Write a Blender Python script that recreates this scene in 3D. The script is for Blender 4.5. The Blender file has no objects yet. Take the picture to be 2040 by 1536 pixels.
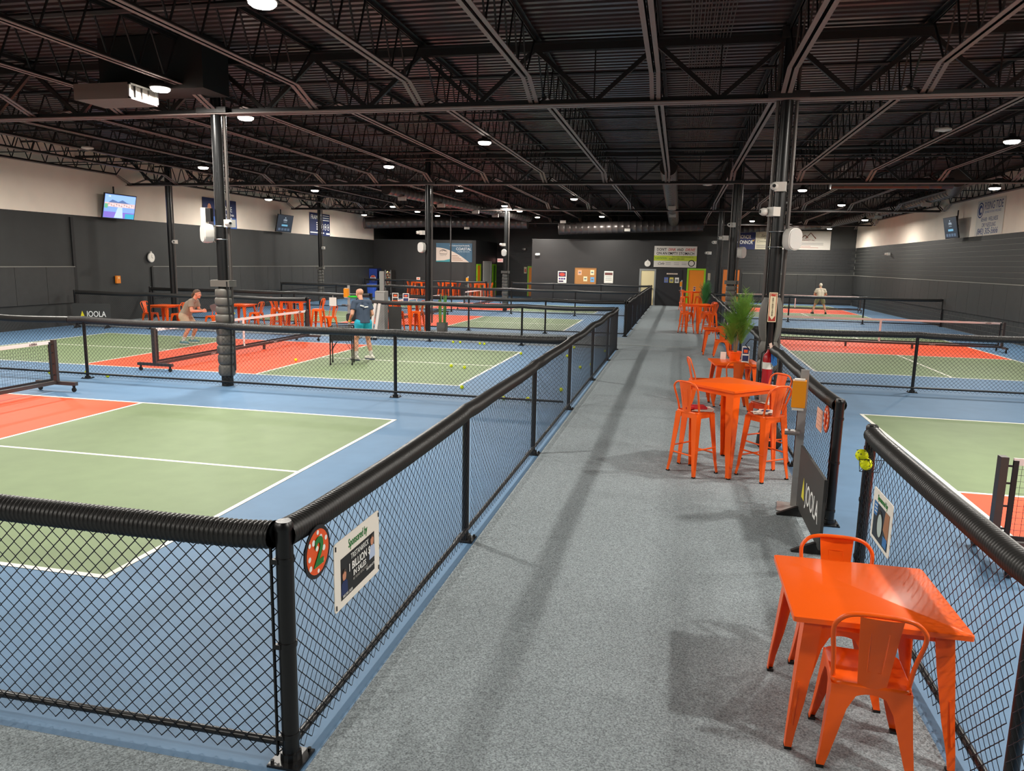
import bpy, math, random
import numpy as np
from mathutils import Vector, Matrix

random.seed(7)
S = bpy.context.scene
COL = S.collection
PI = math.pi

# ------------------------------------------------------------------ camera, world, exposure
cd = bpy.data.cameras.new('camera')
cam = bpy.data.objects.new('camera', cd)
COL.objects.link(cam)
cd.sensor_fit = 'HORIZONTAL'
cd.sensor_width = 36.0
cd.lens = 36.0 * 1476.3 / 2040.0
cd.clip_end = 200
_r = Vector((0.97580405, 0.21779328, 0.01930141))
_u = Vector((-0.05432299, 0.15598411, 0.98626465))
_f = Vector((-0.2117911, 0.96344956, -0.16404111))
cam.matrix_world = Matrix(((_r.x, _u.x, -_f.x, 4.172), (_r.y, _u.y, -_f.y, -4.5741), (_r.z, _u.z, -_f.z, 2.4596), (0, 0, 0, 1)))
S.camera = cam

W = bpy.data.worlds.new('world')
S.world = W
W.use_nodes = True
W.node_tree.nodes['Background'].inputs[0].default_value = (0.9, 0.95, 1.0, 1)
W.node_tree.nodes['Background'].inputs[1].default_value = 0.02
S.view_settings.view_transform = 'Standard'
S.view_settings.look = 'None'
S.view_settings.gamma = 1.0
S.view_settings.use_curve_mapping = False
S.view_settings.exposure = 0.75
S.cycles.max_bounces = 8
S.cycles.diffuse_bounces = 4
S.cycles.use_denoising = True
S.cycles.filter_width = 1.2
LAMP_WATT = 150.0
LAMP_COLOR = (1.0, 0.95, 0.87)

# ------------------------------------------------------------------ helpers
def lin(h):
    c = [int(h[i:i + 2], 16) / 255 for i in (0, 2, 4)]
    return tuple(x / 12.92 if x <= .04045 else ((x + .055) / 1.055) ** 2.4 for x in c) + (1.0,)

MATS = {}
def mat(name, hexc, rough=.5, metal=0., noise=None, bump=None, emit=None, spec=.5, coat=0.):
    if name in MATS: return MATS[name]
    m = bpy.data.materials.new(name)
    m.use_nodes = True
    nt = m.node_tree
    b = nt.nodes['Principled BSDF']
    b.inputs['Base Color'].default_value = lin(hexc)
    b.inputs['Roughness'].default_value = rough
    b.inputs['Metallic'].default_value = metal
    b.inputs['Specular IOR Level'].default_value = spec
    b.inputs['Coat Weight'].default_value = coat
    tc = nt.nodes.new('ShaderNodeTexCoord')
    if noise:
        sc, amt = noise[:2]
        n = nt.nodes.new('ShaderNodeTexNoise')
        n.inputs['Scale'].default_value = sc
        n.inputs['Detail'].default_value = 5
        nt.links.new(tc.outputs['Object'], n.inputs['Vector'])
        r = nt.nodes.new('ShaderNodeValToRGB')
        c = lin(hexc)
        r.color_ramp.elements[0].position = .3
        r.color_ramp.elements[1].position = .7
        r.color_ramp.elements[0].color = tuple(x * (1 - amt) for x in c[:3]) + (1,)
        r.color_ramp.elements[1].color = tuple(min(1, x * (1 + amt)) for x in c[:3]) + (1,)
        nt.links.new(n.outputs[0], r.inputs[0])
        nt.links.new(r.outputs[0], b.inputs['Base Color'])
    if bump:
        n = nt.nodes.new('ShaderNodeTexNoise')
        n.inputs['Scale'].default_value = bump[0]
        nt.links.new(tc.outputs['Object'], n.inputs['Vector'])
        bp = nt.nodes.new('ShaderNodeBump')
        bp.inputs['Strength'].default_value = bump[1]
        bp.inputs['Distance'].default_value = .01
        nt.links.new(n.outputs[0], bp.inputs['Height'])
        nt.links.new(bp.outputs[0], b.inputs['Normal'])
    if emit:
        b.inputs['Emission Color'].default_value = lin(emit[0])
        b.inputs['Emission Strength'].default_value = emit[1]
    MATS[name] = m
    return m

BLACK = mat('black_paint', '1b1b1c', .45)
FENCE = mat('fence_black', '121213', .32, spec=.5)
WIRE = mat('wire_vinyl', '1d1f24', .3)
TUBE = mat('corrugated_plastic', '2a2928', .4)
ORANGE = mat('orange_enamel', 'fb6212', .3)
RUBBER = mat('rubber', '141414', .7)
WHITE = mat('white_plastic', 'd6d2ca', .4)
PAPER = mat('paper', 'ece7dc', .6)
CHROME = mat('metal', 'b8b8b6', .35, 1.0)
ALU = mat('aluminium', 'a9a7a4', .45, .6)
LINE = mat('court_line_paint', 'e9e7dd', .7)
BLUE = mat('court_blue', '5a7c9c', .62, noise=(3.0, .05))
GREEN = mat('court_green', '768862', .62, noise=(3.0, .05))
KITCH = mat('court_orange', 'ec5229', .62, noise=(3.0, .04))
CARPET = mat('carpet', '8f989c', .95, noise=(110.0, .5), bump=(240, .5), spec=.1)
CEIL = mat('ceiling_black', '524849', .32)
STEEL = mat('roof_steel_black', '4a4240', .5)
JOIST_LIT = mat('joist_steel_lit', '7d6f6a', .5)  # paler copy of the roof steel: floor bounce painted into chord undersides
STEELD = mat('roof_steel_dark', '1f1d1d', .5)
WALLB = mat('wall_black', '2b2c2b', .6, noise=(1.5, .12))
WALLW = mat('wall_white', 'f4e6d6', .8, noise=(1.2, .04))
PANEL = mat('panel_black', '2f2f2e', .55, noise=(4.0, .1))
BALLY = mat('ball_yellow', 'eef81e', .5, spec=.2)
YEL = mat('yellow_print', 'e8dc2a', .5)
RED = mat('red_print', 'c2281e', .4)
GRN = mat('green_print', '1d7a33', .5)
PRNT = mat('black_print', '1a1a1c', .5)
NAVY = mat('navy_print', '1c2c5c', .5)
WPR = mat('white_print', 'f2f2ee', .5)
SIGNO = mat('sign_orange', 'e8571c', .5)
SKIN = mat('skin', 'd49a7c', .55)
GREYM = mat('grey_metal', '55504d', .4, .3)

class MB:
    def __init__(s): s.v, s.f, s.m = [], [], []
    def add(s, vs, fs, mi=0):
        o = len(s.v)
        s.v += [tuple(p) for p in vs]
        s.f += [tuple(i + o for i in f) for f in fs]
        s.m += [mi] * len(fs)
        return s
    def box(s, c, d, mi=0, rz=0, M=None):
        x, y, z = d[0] / 2, d[1] / 2, d[2] / 2
        vs = [Vector((a * x, b * y, e * z)) for e in (-1, 1) for b in (-1, 1) for a in (-1, 1)]
        if rz: M = Matrix.Rotation(rz, 3, 'Z')
        if M is not None: vs = [M @ p for p in vs]
        vs = [p + Vector(c) for p in vs]
        return s.add(vs, [(0, 2, 3, 1), (4, 5, 7, 6), (0, 1, 5, 4), (2, 6, 7, 3), (0, 4, 6, 2), (1, 3, 7, 5)], mi)
    def bx(s, x0, x1, y0, y1, z0, z1, mi=0):
        return s.box(((x0 + x1) / 2, (y0 + y1) / 2, (z0 + z1) / 2), (abs(x1 - x0), abs(y1 - y0), abs(z1 - z0)), mi)
    def bar(s, p, q, w, h, mi=0, up=(0, 0, 1)):
        p, q = Vector(p), Vector(q)
        d = (q - p).normalized()
        up = Vector(up)
        if abs(d.dot(up)) > .98: up = Vector((0, 1, 0))
        a = d.cross(up).normalized() * w / 2
        b = a.cross(d).normalized() * h / 2
        vs = [e + i * a + j * b for e in (p, q) for j in (-1, 1) for i in (-1, 1)]
        return s.add(vs, [(0, 1, 3, 2), (4, 6, 7, 5), (0, 4, 5, 1), (2, 3, 7, 6), (0, 2, 6, 4), (1, 5, 7, 3)], mi)
    def tube(s, path, r, n=8, mi=0, cap=True, closed=False):
        P = [Vector(p) for p in path]
        N = len(P)
        R = r if hasattr(r, '__len__') else [r] * N
        T = []
        for i in range(N):
            a, b = (P[i - 1], P[(i + 1) % N]) if closed else (P[max(i - 1, 0)], P[min(i + 1, N - 1)])
            t = (b - a)
            T.append(t.normalized() if t.length > 1e-9 else Vector((0, 0, 1)))
        ref = Vector((0, 0, 1)) if abs(T[0].z) < .9 else Vector((1, 0, 0))
        u = T[0].cross(ref).normalized()
        vs, fs = [], []
        for i in range(N):
            u = (u - T[i] * u.dot(T[i])).normalized()
            w = T[i].cross(u)
            for k in range(n):
                a = 2 * PI * k / n
                vs.append(P[i] + R[i] * (math.cos(a) * u + math.sin(a) * w))
        for i in range(N if closed else N - 1):
            j = (i + 1) % N
            for k in range(n):
                k2 = (k + 1) % n
                fs.append((i * n + k, j * n + k, j * n + k2, i * n + k2))
        if cap and not closed:
            fs.append(tuple(range(n)))
            fs.append(tuple(reversed(range((N - 1) * n, N * n))))
        return s.add(vs, fs, mi)
    def lathe(s, prof, c=(0, 0, 0), n=16, mi=0, axis='Z', cap=True):
        vs, fs = [], []
        for r, z in prof:
            for k in range(n):
                a = 2 * PI * k / n
                p = (r * math.cos(a), r * math.sin(a), z)
                if axis == 'Y': p = (p[0], p[2], p[1])
                if axis == 'X': p = (p[2], p[0], p[1])
                vs.append(Vector(p) + Vector(c))
        N = len(prof)
        for i in range(N - 1):
            for k in range(n):
                k2 = (k + 1) % n
                fs.append((i * n + k, i * n + k2, (i + 1) * n + k2, (i + 1) * n + k))
        if cap:
            fs.append(tuple(reversed(range(n))))
            fs.append(tuple(range((N - 1) * n, N * n)))
        return s.add(vs, fs, mi)
    def loft(s, rings, mi=0, cap=True):
        n = len(rings[0])
        vs = [p for r in rings for p in r]
        fs = []
        for i in range(len(rings) - 1):
            for k in range(n):
                k2 = (k + 1) % n
                fs.append((i * n + k, i * n + k2, (i + 1) * n + k2, (i + 1) * n + k))
        if cap:
            fs.append(tuple(reversed(range(n))))
            fs.append(tuple(range((len(rings) - 1) * n, len(rings) * n)))
        return s.add(vs, fs, mi)
    def prism(s, poly, y0, y1, mi=0):          # polygon in x,z extruded along y
        return s.loft([[(x, y1, z) for x, z in poly], [(x, y0, z) for x, z in poly]], mi)
    def slab(s, poly, z0, z1, mi=0):           # polygon in x,y extruded along z
        return s.loft([[(x, y, z0) for x, y in poly], [(x, y, z1) for x, y in poly]], mi)
    def ball(s, c, r, n=12, m=8, mi=0):
        r = r if hasattr(r, '__len__') else (r, r, r)
        c = Vector(c)
        vs = [c + Vector((0, 0, -r[2]))]
        for i in range(1, m):
            t = PI * i / m - PI / 2
            for k in range(n):
                a = 2 * PI * k / n
                vs.append(c + Vector((r[0] * math.cos(t) * math.cos(a), r[1] * math.cos(t) * math.sin(a), r[2] * math.sin(t))))
        vs.append(c + Vector((0, 0, r[2])))
        fs = []
        for k in range(n):
            k2 = (k + 1) % n
            fs.append((0, 1 + k2, 1 + k))
            for i in range(m - 2):
                a = 1 + i * n
                fs.append((a + k, a + k2, a + n + k2, a + n + k))
            a = 1 + (m - 2) * n
            fs.append((a + k, a + k2, len(vs) - 1))
        return s.add(vs, fs, mi)
    def cap(s, p, q, r1, r2, n=10, ends=(True, True)):   # tapered capsule
        p, q = Vector(p), Vector(q)
        d = (q - p).normalized()
        P, R = [], []
        if ends[0]:
            for t in (-.95, -.75, -.4):
                P.append(p + d * r1 * t); R.append(r1 * math.sqrt(1 - t * t))
        P.append(p); R.append(r1); P.append(q); R.append(r2)
        if ends[1]:
            for t in (.4, .75, .95):
                P.append(q + d * r2 * t); R.append(r2 * math.sqrt(1 - t * t))
        return s.tube(P, R, n)
    def mesh(s, name, mats, smooth=None):
        me = bpy.data.meshes.new(name)
        me.from_pydata(s.v, [], s.f)
        for m in (mats if isinstance(mats, (list, tuple)) else [mats]): me.materials.append(m)
        if any(s.m): me.polygons.foreach_set('material_index', s.m)
        if smooth is not None:
            me.polygons.foreach_set('use_smooth', [True] * len(me.polygons))
            me.set_sharp_from_angle(angle=math.radians(smooth))
        me.update()
        return me
    def build(s, name, mats, parent=None, smooth=None, loc=None, rz=0):
        return link(name, s.mesh(name, mats, smooth), parent, loc, rz)

def link(name, data, parent=None, loc=None, rz=0):
    o = bpy.data.objects.new(name, data)
    COL.objects.link(o)
    if parent is not None: o.parent = parent
    if loc is not None: o.location = loc
    if rz: o.rotation_euler.z = rz
    return o

def tag(o, label=None, cat=None, group=None, kind=None):
    if label: o['label'] = label
    if cat: o['category'] = cat
    if group: o['group'] = group
    if kind: o['kind'] = kind
    return o

def thing(name, label, cat, loc=(0, 0, 0), rz=0, group=None):
    o = link(name, None, None, loc, rz)
    return tag(o, label, cat, group, 'thing')

def struct(o): return tag(o, kind='structure')

def copy_tree(o, parent=None):
    c = o.copy()
    COL.objects.link(c)
    if parent is not None: c.parent = parent
    for ch in list(o.children): copy_tree(ch, c)
    return c

def dup(o, loc, rz, label, group=None):
    c = copy_tree(o)
    c.location = loc
    c.rotation_euler = (0, 0, rz)
    tag(c, label, None, group)
    return c

PROTO = {}
def place(key, maker, loc, rz, label, cat, group=None):
    """first use builds the thing, later uses copy it with its parts"""
    if key not in PROTO:
        o = maker()
        PROTO[key] = o
        o.location = loc
        o.rotation_euler = (0, 0, rz)
        return tag(o, label, cat, group, 'thing')
    return dup(PROTO[key], loc, rz, label, group)

def text(parent, s, size, x, z, m, layer=2, align='CENTER', xs=1.0, shear=0, bold=0, name='lettering', y0=0.0, fit=0):
    c = bpy.data.curves.new('lettering', 'FONT')
    c.body = s
    c.size = size
    c.align_x = align
    c.align_y = 'CENTER'
    c.shear = shear
    c.offset = bold
    c.extrude = .0006
    c.resolution_u = 3
    c.materials.append(m)
    o = link(name, c, parent)
    o.location = (x, y0 - .0015 * layer, z)
    o.rotation_euler = (PI / 2, 0, 0)
    o.scale = (xs, 1, 1)
    if fit: o['fit'] = fit
    return o

def printed(parent, poly, m, layer=1, name='print', y0=0.0):
    mb = MB()
    mb.prism(poly, y0 - .0015 * layer, y0 - .0015 * layer + .001)
    return mb.build(name, m, parent)

def rect(x0, x1, z0, z1): return [(x0, z0), (x1, z0), (x1, z1), (x0, z1)]
def disc(x, z, r, n=20, rx=None): return [(x + (rx or r) * math.cos(2 * PI * k / n), z + r * math.sin(2 * PI * k / n)) for k in range(n)]
def rrect(x0, x1, z0, z1, r, n=4):
    out = []
    for cx, cz, a0 in ((x1 - r, z1 - r, 0), (x0 + r, z1 - r, 90), (x0 + r, z0 + r, 180), (x1 - r, z0 + r, 270)):
        for k in range(n + 1):
            a = math.radians(a0 + 90 * k / n)
            out.append((cx + r * math.cos(a), cz + r * math.sin(a)))
    return out

# ------------------------------------------------------------------ ceiling lamps: the light of the hall
def make_lamp():
    o = link('high_bay_lamp', None)
    MB().lathe([(.03, .16), (.06, .15), (.07, .07), (.15, .06), (.17, .03), (.17, 0), (.155, -.005)], n=20).build('housing', STEELD, o, 40)
    MB().lathe([(.155, .0), (.15, -.03), (.12, -.055), (.06, -.065)], n=20).build('lens', mat('lamp_lens', 'ffffff', .3, emit=('fff4e2', 9.0)), o)
    MB().tube([(0, 0, .15), (0, 0, .34)], .012, 6).build('hanger', STEELD, o)
    l = bpy.data.lights.new('lamp_light', 'AREA')
    l.shape = 'DISK'
    l.size = .3
    l.energy = LAMP_WATT
    l.color = LAMP_COLOR
    lo = link('lamp_light', l, o, (0, 0, -.075))
    return o

LAMP_ROWS = [
    ('over the walkway edge', -.4, 5.2, [-7.5, 3.23, 12.75, 27.9, 39.75]),
    ('over the near halves of the walled courts', -4.4, 5.2, [-8, -.6, 6.78, 9.29, 16.82, 24.12, 31.9, 35.5, 40.7]),
    ('over the far halves of the walled courts', -10.5, 5.2, [-6, 1.8, 9.18, 16.67, 24.02, 32.56, 36.3, 39.9]),
    ('along the wall with the lit screen', -13.7, 5.0, [-2.6, 11.7, 25.9, 36.2]),
    ('beyond the fence of orange tables', 8.3, 5.2, [-2, 5.0, 24.2, 43.2]),
    ('over the centre of the block wall courts', 10.9, 5.2, [-4, 3.5, 13.66, 30.8, 46.5]),
    ('beside the block wall banner', 13.3, 4.95, [-2, 6.0, 21.0, 37.2, 46.5]),
]
ORD = ['first', 'second', 'third', 'fourth', 'fifth', 'sixth', 'seventh', 'eighth', 'ninth']
for where, x, lz, ys in LAMP_ROWS:
    for k, y in enumerate(ys):
        place('lamp', make_lamp, (x, y, lz), 0, 'round lamp %s, %s from the near end' % (where, ORD[k]), 'lamp', 'high bay lamps under the black roof')

# ------------------------------------------------------------------ room shell
XL, XR, YN, YB, ZC = -16.35, 15.63, -9.0, 49.65, 6.12
floor = struct(MB().bx(XL - .3, XR + .3, YN - .3, YB + .3, -.2, 0).build('floor', BLUE))
cp = MB()
cp.bx(2.53, 5.66, YN, 42.3, 0, .004)
MB().bx(2.53, 5.62, YN, 42.3, 0, .005).build('carpet', CARPET, floor)
MB().bx(XL, 2.53, YN, -1.68, 0, .005).build('carpet', CARPET, floor)
MB().bx(5.62, XR, YN, -6.5, 0, .005).build('carpet', CARPET, floor)
MB().bx(XL, 2.53, 17.3, 20.9, 0, .005).build('carpet', CARPET, floor)
MB().bx(2.53, 5.62, 18.45, 18.5, .005, .009).build('carpet_seam', mat('seam', '9da29e', .9), floor)

LW = .055
def court(x0, y0, x1, y1, along, lines=True):
    """painted pickleball court; along = axis of the long side"""
    K, Z1, Z2 = 4.572, .002, .004
    if along == 'X':
        zones = [(x0, x0 + K, y0, y1, GREEN), (x0 + K, x1 - K, y0, y1, KITCH), (x1 - K, x1, y0, y1, GREEN)]
        ym = (y0 + y1) / 2
        a, b = y0 + LW, y1 - LW
        ls = [(x0, x1, y0, a), (x0, x1, b, y1), (x0, x0 + LW, a, b), (x1 - LW, x1, a, b),
              (x0 + K - LW, x0 + K, a, b), (x1 - K, x1 - K + LW, a, b),
              (x0 + LW, x0 + K - LW, ym - LW / 2, ym + LW / 2), (x1 - K + LW, x1 - LW, ym - LW / 2, ym + LW / 2)]
    else:
        zones = [(x0, x1, y0, y0 + K, GREEN), (x0, x1, y0 + K, y1 - K, KITCH), (x0, x1, y1 - K, y1, GREEN)]
        xm = (x0 + x1) / 2
        a, b = x0 + LW, x1 - LW
        ls = [(x0, a, y0, y1), (b, x1, y0, y1), (a, b, y0, y0 + LW), (a, b, y1 - LW, y1),
              (a, b, y0 + K - LW, y0 + K), (a, b, y1 - K, y1 - K + LW),
              (xm - LW / 2, xm + LW / 2, y0 + LW, y0 + K - LW), (xm - LW / 2, xm + LW / 2, y1 - K + LW, y1 - LW)]
    for a, b, c, d, m in zones:
        MB().bx(a, b, c, d, 0, Z1).build('kitchen_zone' if m is KITCH else 'service_zone', m, floor)
    for a, b, c, d in ls:
        MB().bx(a, b, c, d, 0, Z2).build('court_line', LINE, floor)
CL, CW = 13.411, 6.096
court(-CL, 0, 0, CW, 'X')
court(-CL, 9.46, .02, 9.46 + CW, 'X')
court(-CL + .14, 22.2, .14, 22.2 + CW, 'X')
court(-CL + .14, 32.6, .14, 32.6 + CW, 'X')
court(7.33, 8.93 - CL, 7.33 + CW, 8.93, 'Y')
court(7.48, 14.32, 7.48 + CW, 14.32 + CL, 'Y')
court(7.78, 34.2, 7.78 + CW, 34.2 + CL, 'Y')

ceiling = struct(link('ceiling', None))
roof = struct(link('roof_frame', None))
deck = MB()
ribs = []
y = YN
while y < YB:                                  # corrugated roof deck, ribs run across the hall
    for dy, dz in ((0, .08), (.1, .08), (.105, 0), (.195, 0)): ribs.append((y + dy, ZC + dz))
    y += .2
vs = [(x, yy, z) for yy, z in ribs for x in (XL, XR)]
deck.add(vs, [(2 * i, 2 * i + 1, 2 * i + 3, 2 * i + 2) for i in range(len(ribs) - 1)])
deck.build('roof_deck', CEIL, ceiling)
MB().bx(XL - .3, XR + .3, YN - .3, YB + .3, ZC + .1, ZC + .24).build('roof_slab', CEIL, ceiling)

TRY = [-4.13, 8.06, 20.25, 32.44, 44.63]
DX = 1.968
JX = [-4.22 + DX * k for k in range(-6, 11)]
for ty in TRY:
    t = MB()
    for s in (-1, 1):
        t.bx(XL + .15, XR - .3, ty + s * .025, ty + s * .125, 5.0, 5.02, 1)      # bottom double angle
        t.bx(XL + .15, XR - .3, ty + s * .02, ty + s * .035, 5.02, 5.1)
        t.bx(XL, XR, ty + s * .02, ty + s * .12, 5.97, 6.0)
        t.bx(XL, XR, ty + s * .02, ty + s * .035, 5.86, 5.98)
    tr = t.build('roof_truss', [STEELD, JOIST_LIT], roof)
    for x in JX:
        if x - DX / 2 > XL + .2: MB().bar((x, ty, 5.9), (x - DX / 2, ty, 5.05), .06, .07).build('web_member', STEELD, tr)
        if x + DX / 2 < XR - .2:
            MB().bar((x, ty, 5.9), (x + DX / 2, ty, 5.05), .06, .07).build('web_member', STEELD, tr)
            MB().bar((x + DX / 2, ty, 5.9), (x + DX / 2, ty, 5.05), .022, .022).build('web_member', STEELD, tr)

def joist_mesh(L):
    m = MB()
    g = .75
    for s in (-1, 1):
        m.bx(s * .012, s * .085, g, L - g, 5.30, 5.312, 1)
        m.bx(s * .012, s * .022, g, L - g, 5.30, 5.37)
        m.bx(s * .012, s * .075, 0, L, 6.06, 6.075)
        m.bx(s * .012, s * .022, 0, L, 6.0, 6.07)
        m.bar((s * .05, g, 5.31), (s * .05, .06, 5.05), .065, .012, 1)            # brace down to the truss
        m.bar((s * .05, L - g, 5.31), (s * .05, L - .06, 5.05), .065, .012, 1)
    n = max(2, int(round((L - 2 * g) / .62)))
    d = (L - 2 * g) / n
    y = g
    m.bar((0, g, 5.34), (0, .1, 6.03), .024, .024)
    m.bar((0, L - g, 5.34), (0, L - .1, 6.03), .024, .024)
    for i in range(n):
        m.bar((0, y, 5.33), (0, y + d / 2, 6.03), .022, .022)
        m.bar((0, y + d / 2, 6.03), (0, y + d, 5.33), .022, .022)
        y += d
    return m.mesh('roof_joist', [STEELD, JOIST_LIT])
JM = {}
edges = [YN] + TRY + [YB]
for a, b in zip(edges[:-1], edges[1:]):
    L = round(b - a, 2)
    if L not in JM: JM[L] = joist_mesh(L)
    for x in JX:
        link('roof_joist', JM[L], roof, (x, a, 0))
for y, z, r in ((9.8, 5.92, .03), (13.0, 5.9, .02), (15.8, 5.92, .03), (16.6, 5.38, .018), (19.0, 5.9, .02), (22.0, 5.92, .03), (24.8, 5.9, .02), (28.0, 5.92, .03), (33.6, 5.92, .03), (-1.2, 5.36, .018), (2.0, 5.36, .018), (5.1, 5.85, .045), (5.6, 6.0, .018), (11.3, 5.4, .018), (11.9, 5.8, .04), (14.2, 5.36, .018), (14.4, 6.0, .018),
                (17.3, 5.4, .018), (18.0, 5.75, .045), (23.5, 5.38, .018), (26.4, 5.38, .018), (26.6, 5.8, .04), (29.4, 5.38, .018), (35.6, 5.38, .018), (38.6, 5.38, .018), (41.6, 5.38, .018)):
    MB().tube([(XL, y, z), (XR, y, z)], r, 6).build('roof_bridging', STEELD, roof)
b = MB()
for k in range(14):                              # loose bundle of conduits under the deck
    x = 4.15 + .045 * k + random.uniform(-.01, .01)
    b.tube([(x, YN, 5.95), (x, 40, 5.95)], .008, 4)
b.build('conduit_bundle', STEEL, roof)

# left wall: black below, white above; plywood panels up to two metres
def wall_box(name, x0, x1, y0, y1, z0, z1, m): return struct(MB().bx(x0, x1, y0, y1, z0, z1).build(name, m))
wl = wall_box('wall_left', XL - .3, XL, YN, YB, 0, 3.78, WALLB)
MB().bx(XL - .3, XL + .004, YN, 43.8, 3.78, ZC + .06).build('white_band', WALLW, wl)
MB().bx(XL - .3, XL, 43.8, YB, 3.78, ZC + .06).build('dark_band', WALLB, wl)
def panels(parent, x, ys, face):
    me = {}
    for a, b in ys:
        L = round(b - a - .012, 3)
        if L not in me: me[L] = MB().bx(0, face * .045, 0, L, .78, 2.0).mesh('panel', PANEL)
        link('panel', me[L], parent, (x, a, 0))
ys = [(17.55 - 1.22 * (k + 1), 17.55 - 1.22 * k) for k in range(10)] + [(21.5 + 1.22 * k, 21.5 + 1.22 * (k + 1)) for k in range(18)]
panels(wl, XL, ys, 1)
MB().bx(XL, XL + .05, 17.5, 17.62, .0, 3.7).bx(XL, XL + .05, 21.42, 21.52, 0, 2.0).build('recess_shade', mat('recess_shade_black', '101010', .6), wl)  # dark strips standing in for the shadow at the recess edges
led = MB()
led.bx(XL, XL + .06, 5.4, 17.55, 2.0, 2.03).bx(XL, XL + .06, 21.5, 43.5, 2.0, 2.03)
led.build('panel_ledge', mat('ledge', '7a7872', .5), wl)

# right wall: concrete blocks painted black below and white above
wr = wall_box('wall_right', XR, XR + .3, YN, YB, 0, ZC + .06, mat('joint_sheen_grey', '73736d', .5))  # lighter joints: sheen on the glossy joint ledges put into the colour
MB().bx(XR - .014, XR + .3, YN, YB, 3.83, ZC + .06).build('white_band', WALLW, wr)
ys = [(YN + 1.22 * k, YN + 1.22 * (k + 1)) for k in range(48)]
panels(wr, XR, ys, -1)
MB().bx(XR - .06, XR, YN, YB, 2.0, 2.03).build('panel_ledge', MATS['ledge'], wr)
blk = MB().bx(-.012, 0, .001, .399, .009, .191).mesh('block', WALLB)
rest = MB()
nb = 0
for row in range(9):
    z = 2.04 + .2 * row
    if z + .2 > 3.86: break
    y = YN + (.2 if row % 2 else 0)
    while y < YB - .4:
        if 24.0 < y < 38.0 and nb < 300:
            link('block', blk, wr, (XR, y, z)); nb += 1
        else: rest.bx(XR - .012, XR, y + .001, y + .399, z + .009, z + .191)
        y += .4
for row in range(4):
    z = .02 + .19 * row
    y = YN + (.2 if row % 2 else 0)
    while y < YB - .4:
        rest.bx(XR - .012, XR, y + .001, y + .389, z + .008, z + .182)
        y += .4
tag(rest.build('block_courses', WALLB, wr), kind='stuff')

wb = wall_box('wall_back', XL - .3, XR + .3, YB, YB + .3, 0, ZC + .06, mat('wall_back_black', '343534', .6, noise=(1.5, .1)))
rest = MB()
for x0, x1 in ((6.0, XR), (-9.05, -5.0)):
    for row in range(19):
        z = .0 + .2 * row
        x = x0 + (.2 if row % 2 else 0)
        while x < x1 - .4:
            if z > 2.0 or x1 < 0: rest.bx(x + .001, x + .399, YB - .012, YB, z + .008, z + .192)
            x += .4
tag(rest.build('block_courses', mat('block_back', '2a2b2c', .5), wb), kind='stuff')
pm = MB().bx(0, 1.2, -.045, 0, .1, 2.0).mesh('panel', PANEL)
for k in range(6): link('panel', pm, wb, (8.45 + 1.21 * k, YB, 0))
MB().bx(8.45, XR, YB - .06, YB, 2.0, 2.03).build('panel_ledge', MATS['ledge'], wb)
wn = wall_box('wall_front', XL - .3, XR + .3, YN - .3, YN, 0, ZC + .06, WALLB)

# rooms built inside the hall at the far end
ROOMB = mat('room_black', '2c2b2b', .5, noise=(1.0, .12))
r1 = wall_box('wall_room_left', XL, -9.1, 43.8, YB, 0, 3.85, ROOMB)
r2 = wall_box('wall_room_right', -5.0, 5.75, 42.3, YB, 0, 3.95, ROOMB)
LIME = mat('lime_paint', '8fcc1e', .4)
ORDOOR = mat('orange_door', 'ee8a12', .45)
def frame_door(name, x, y, rz, w, h, fm, dm, inset=.04):
    o = struct(link(name, None, None, (x, y, 0), rz))
    f = MB()
    f.bx(-w / 2 - .1, -w / 2, -.05, .02, 0, h + .1).bx(w / 2, w / 2 + .1, -.05, .02, 0, h + .1).bx(-w / 2, w / 2, -.05, .02, h, h + .1)
    f.build('door_frame', fm, o)
    d = MB().bx(-w / 2, w / 2, -.02, .02, 0.01, h).build('door_leaf', dm, o)
    MB().bx(w / 2 - .12, w / 2 - .06, -.06, -.02, .98, 1.06).build('door_handle', CHROME, o)
    return o
frame_door('door_1', 5.2, 42.29, 0, .9, 2.2, LIME, ORDOOR)
dl = frame_door('door_2', 2.29, 42.29, 0, .8, 2.12, mat('grey_trim', '8f918f', .5), mat('cream_leaf', 'f0dfae', .5))  # door leaf in plain cream
MB().bx(2.8, 4.35, 42.24, 42.3, 0.0, 2.2).build('door_panel', mat('door_black', '222326', .4), r2)
frame_door('door_3', 7.72, 49.6, 0, 1.1, 2.25, mat('dark_trim', '2a2320', .5), mat('orange_door_dark', 'c8691f', .45))
for nm, y, m1, m2, w in (('door_4', 44.45, LIME, ORDOOR, .8), ('door_5', 46.8, mat('white_trim', 'd8d5cc', .5), mat('white_door', 'ddd8cc', .5), 2.0), ('door_6', 48.85, LIME, mat('dim_green', '4f8f18', .5), .8)):
    frame_door(nm, -9.08, y, PI / 2, w, 2.2 if w < 1 else 2.4, m1, m2)
frame_door('door_7', -6.5, 49.6, 0, .25, 2.1, LIME, ORDOOR)

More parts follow.
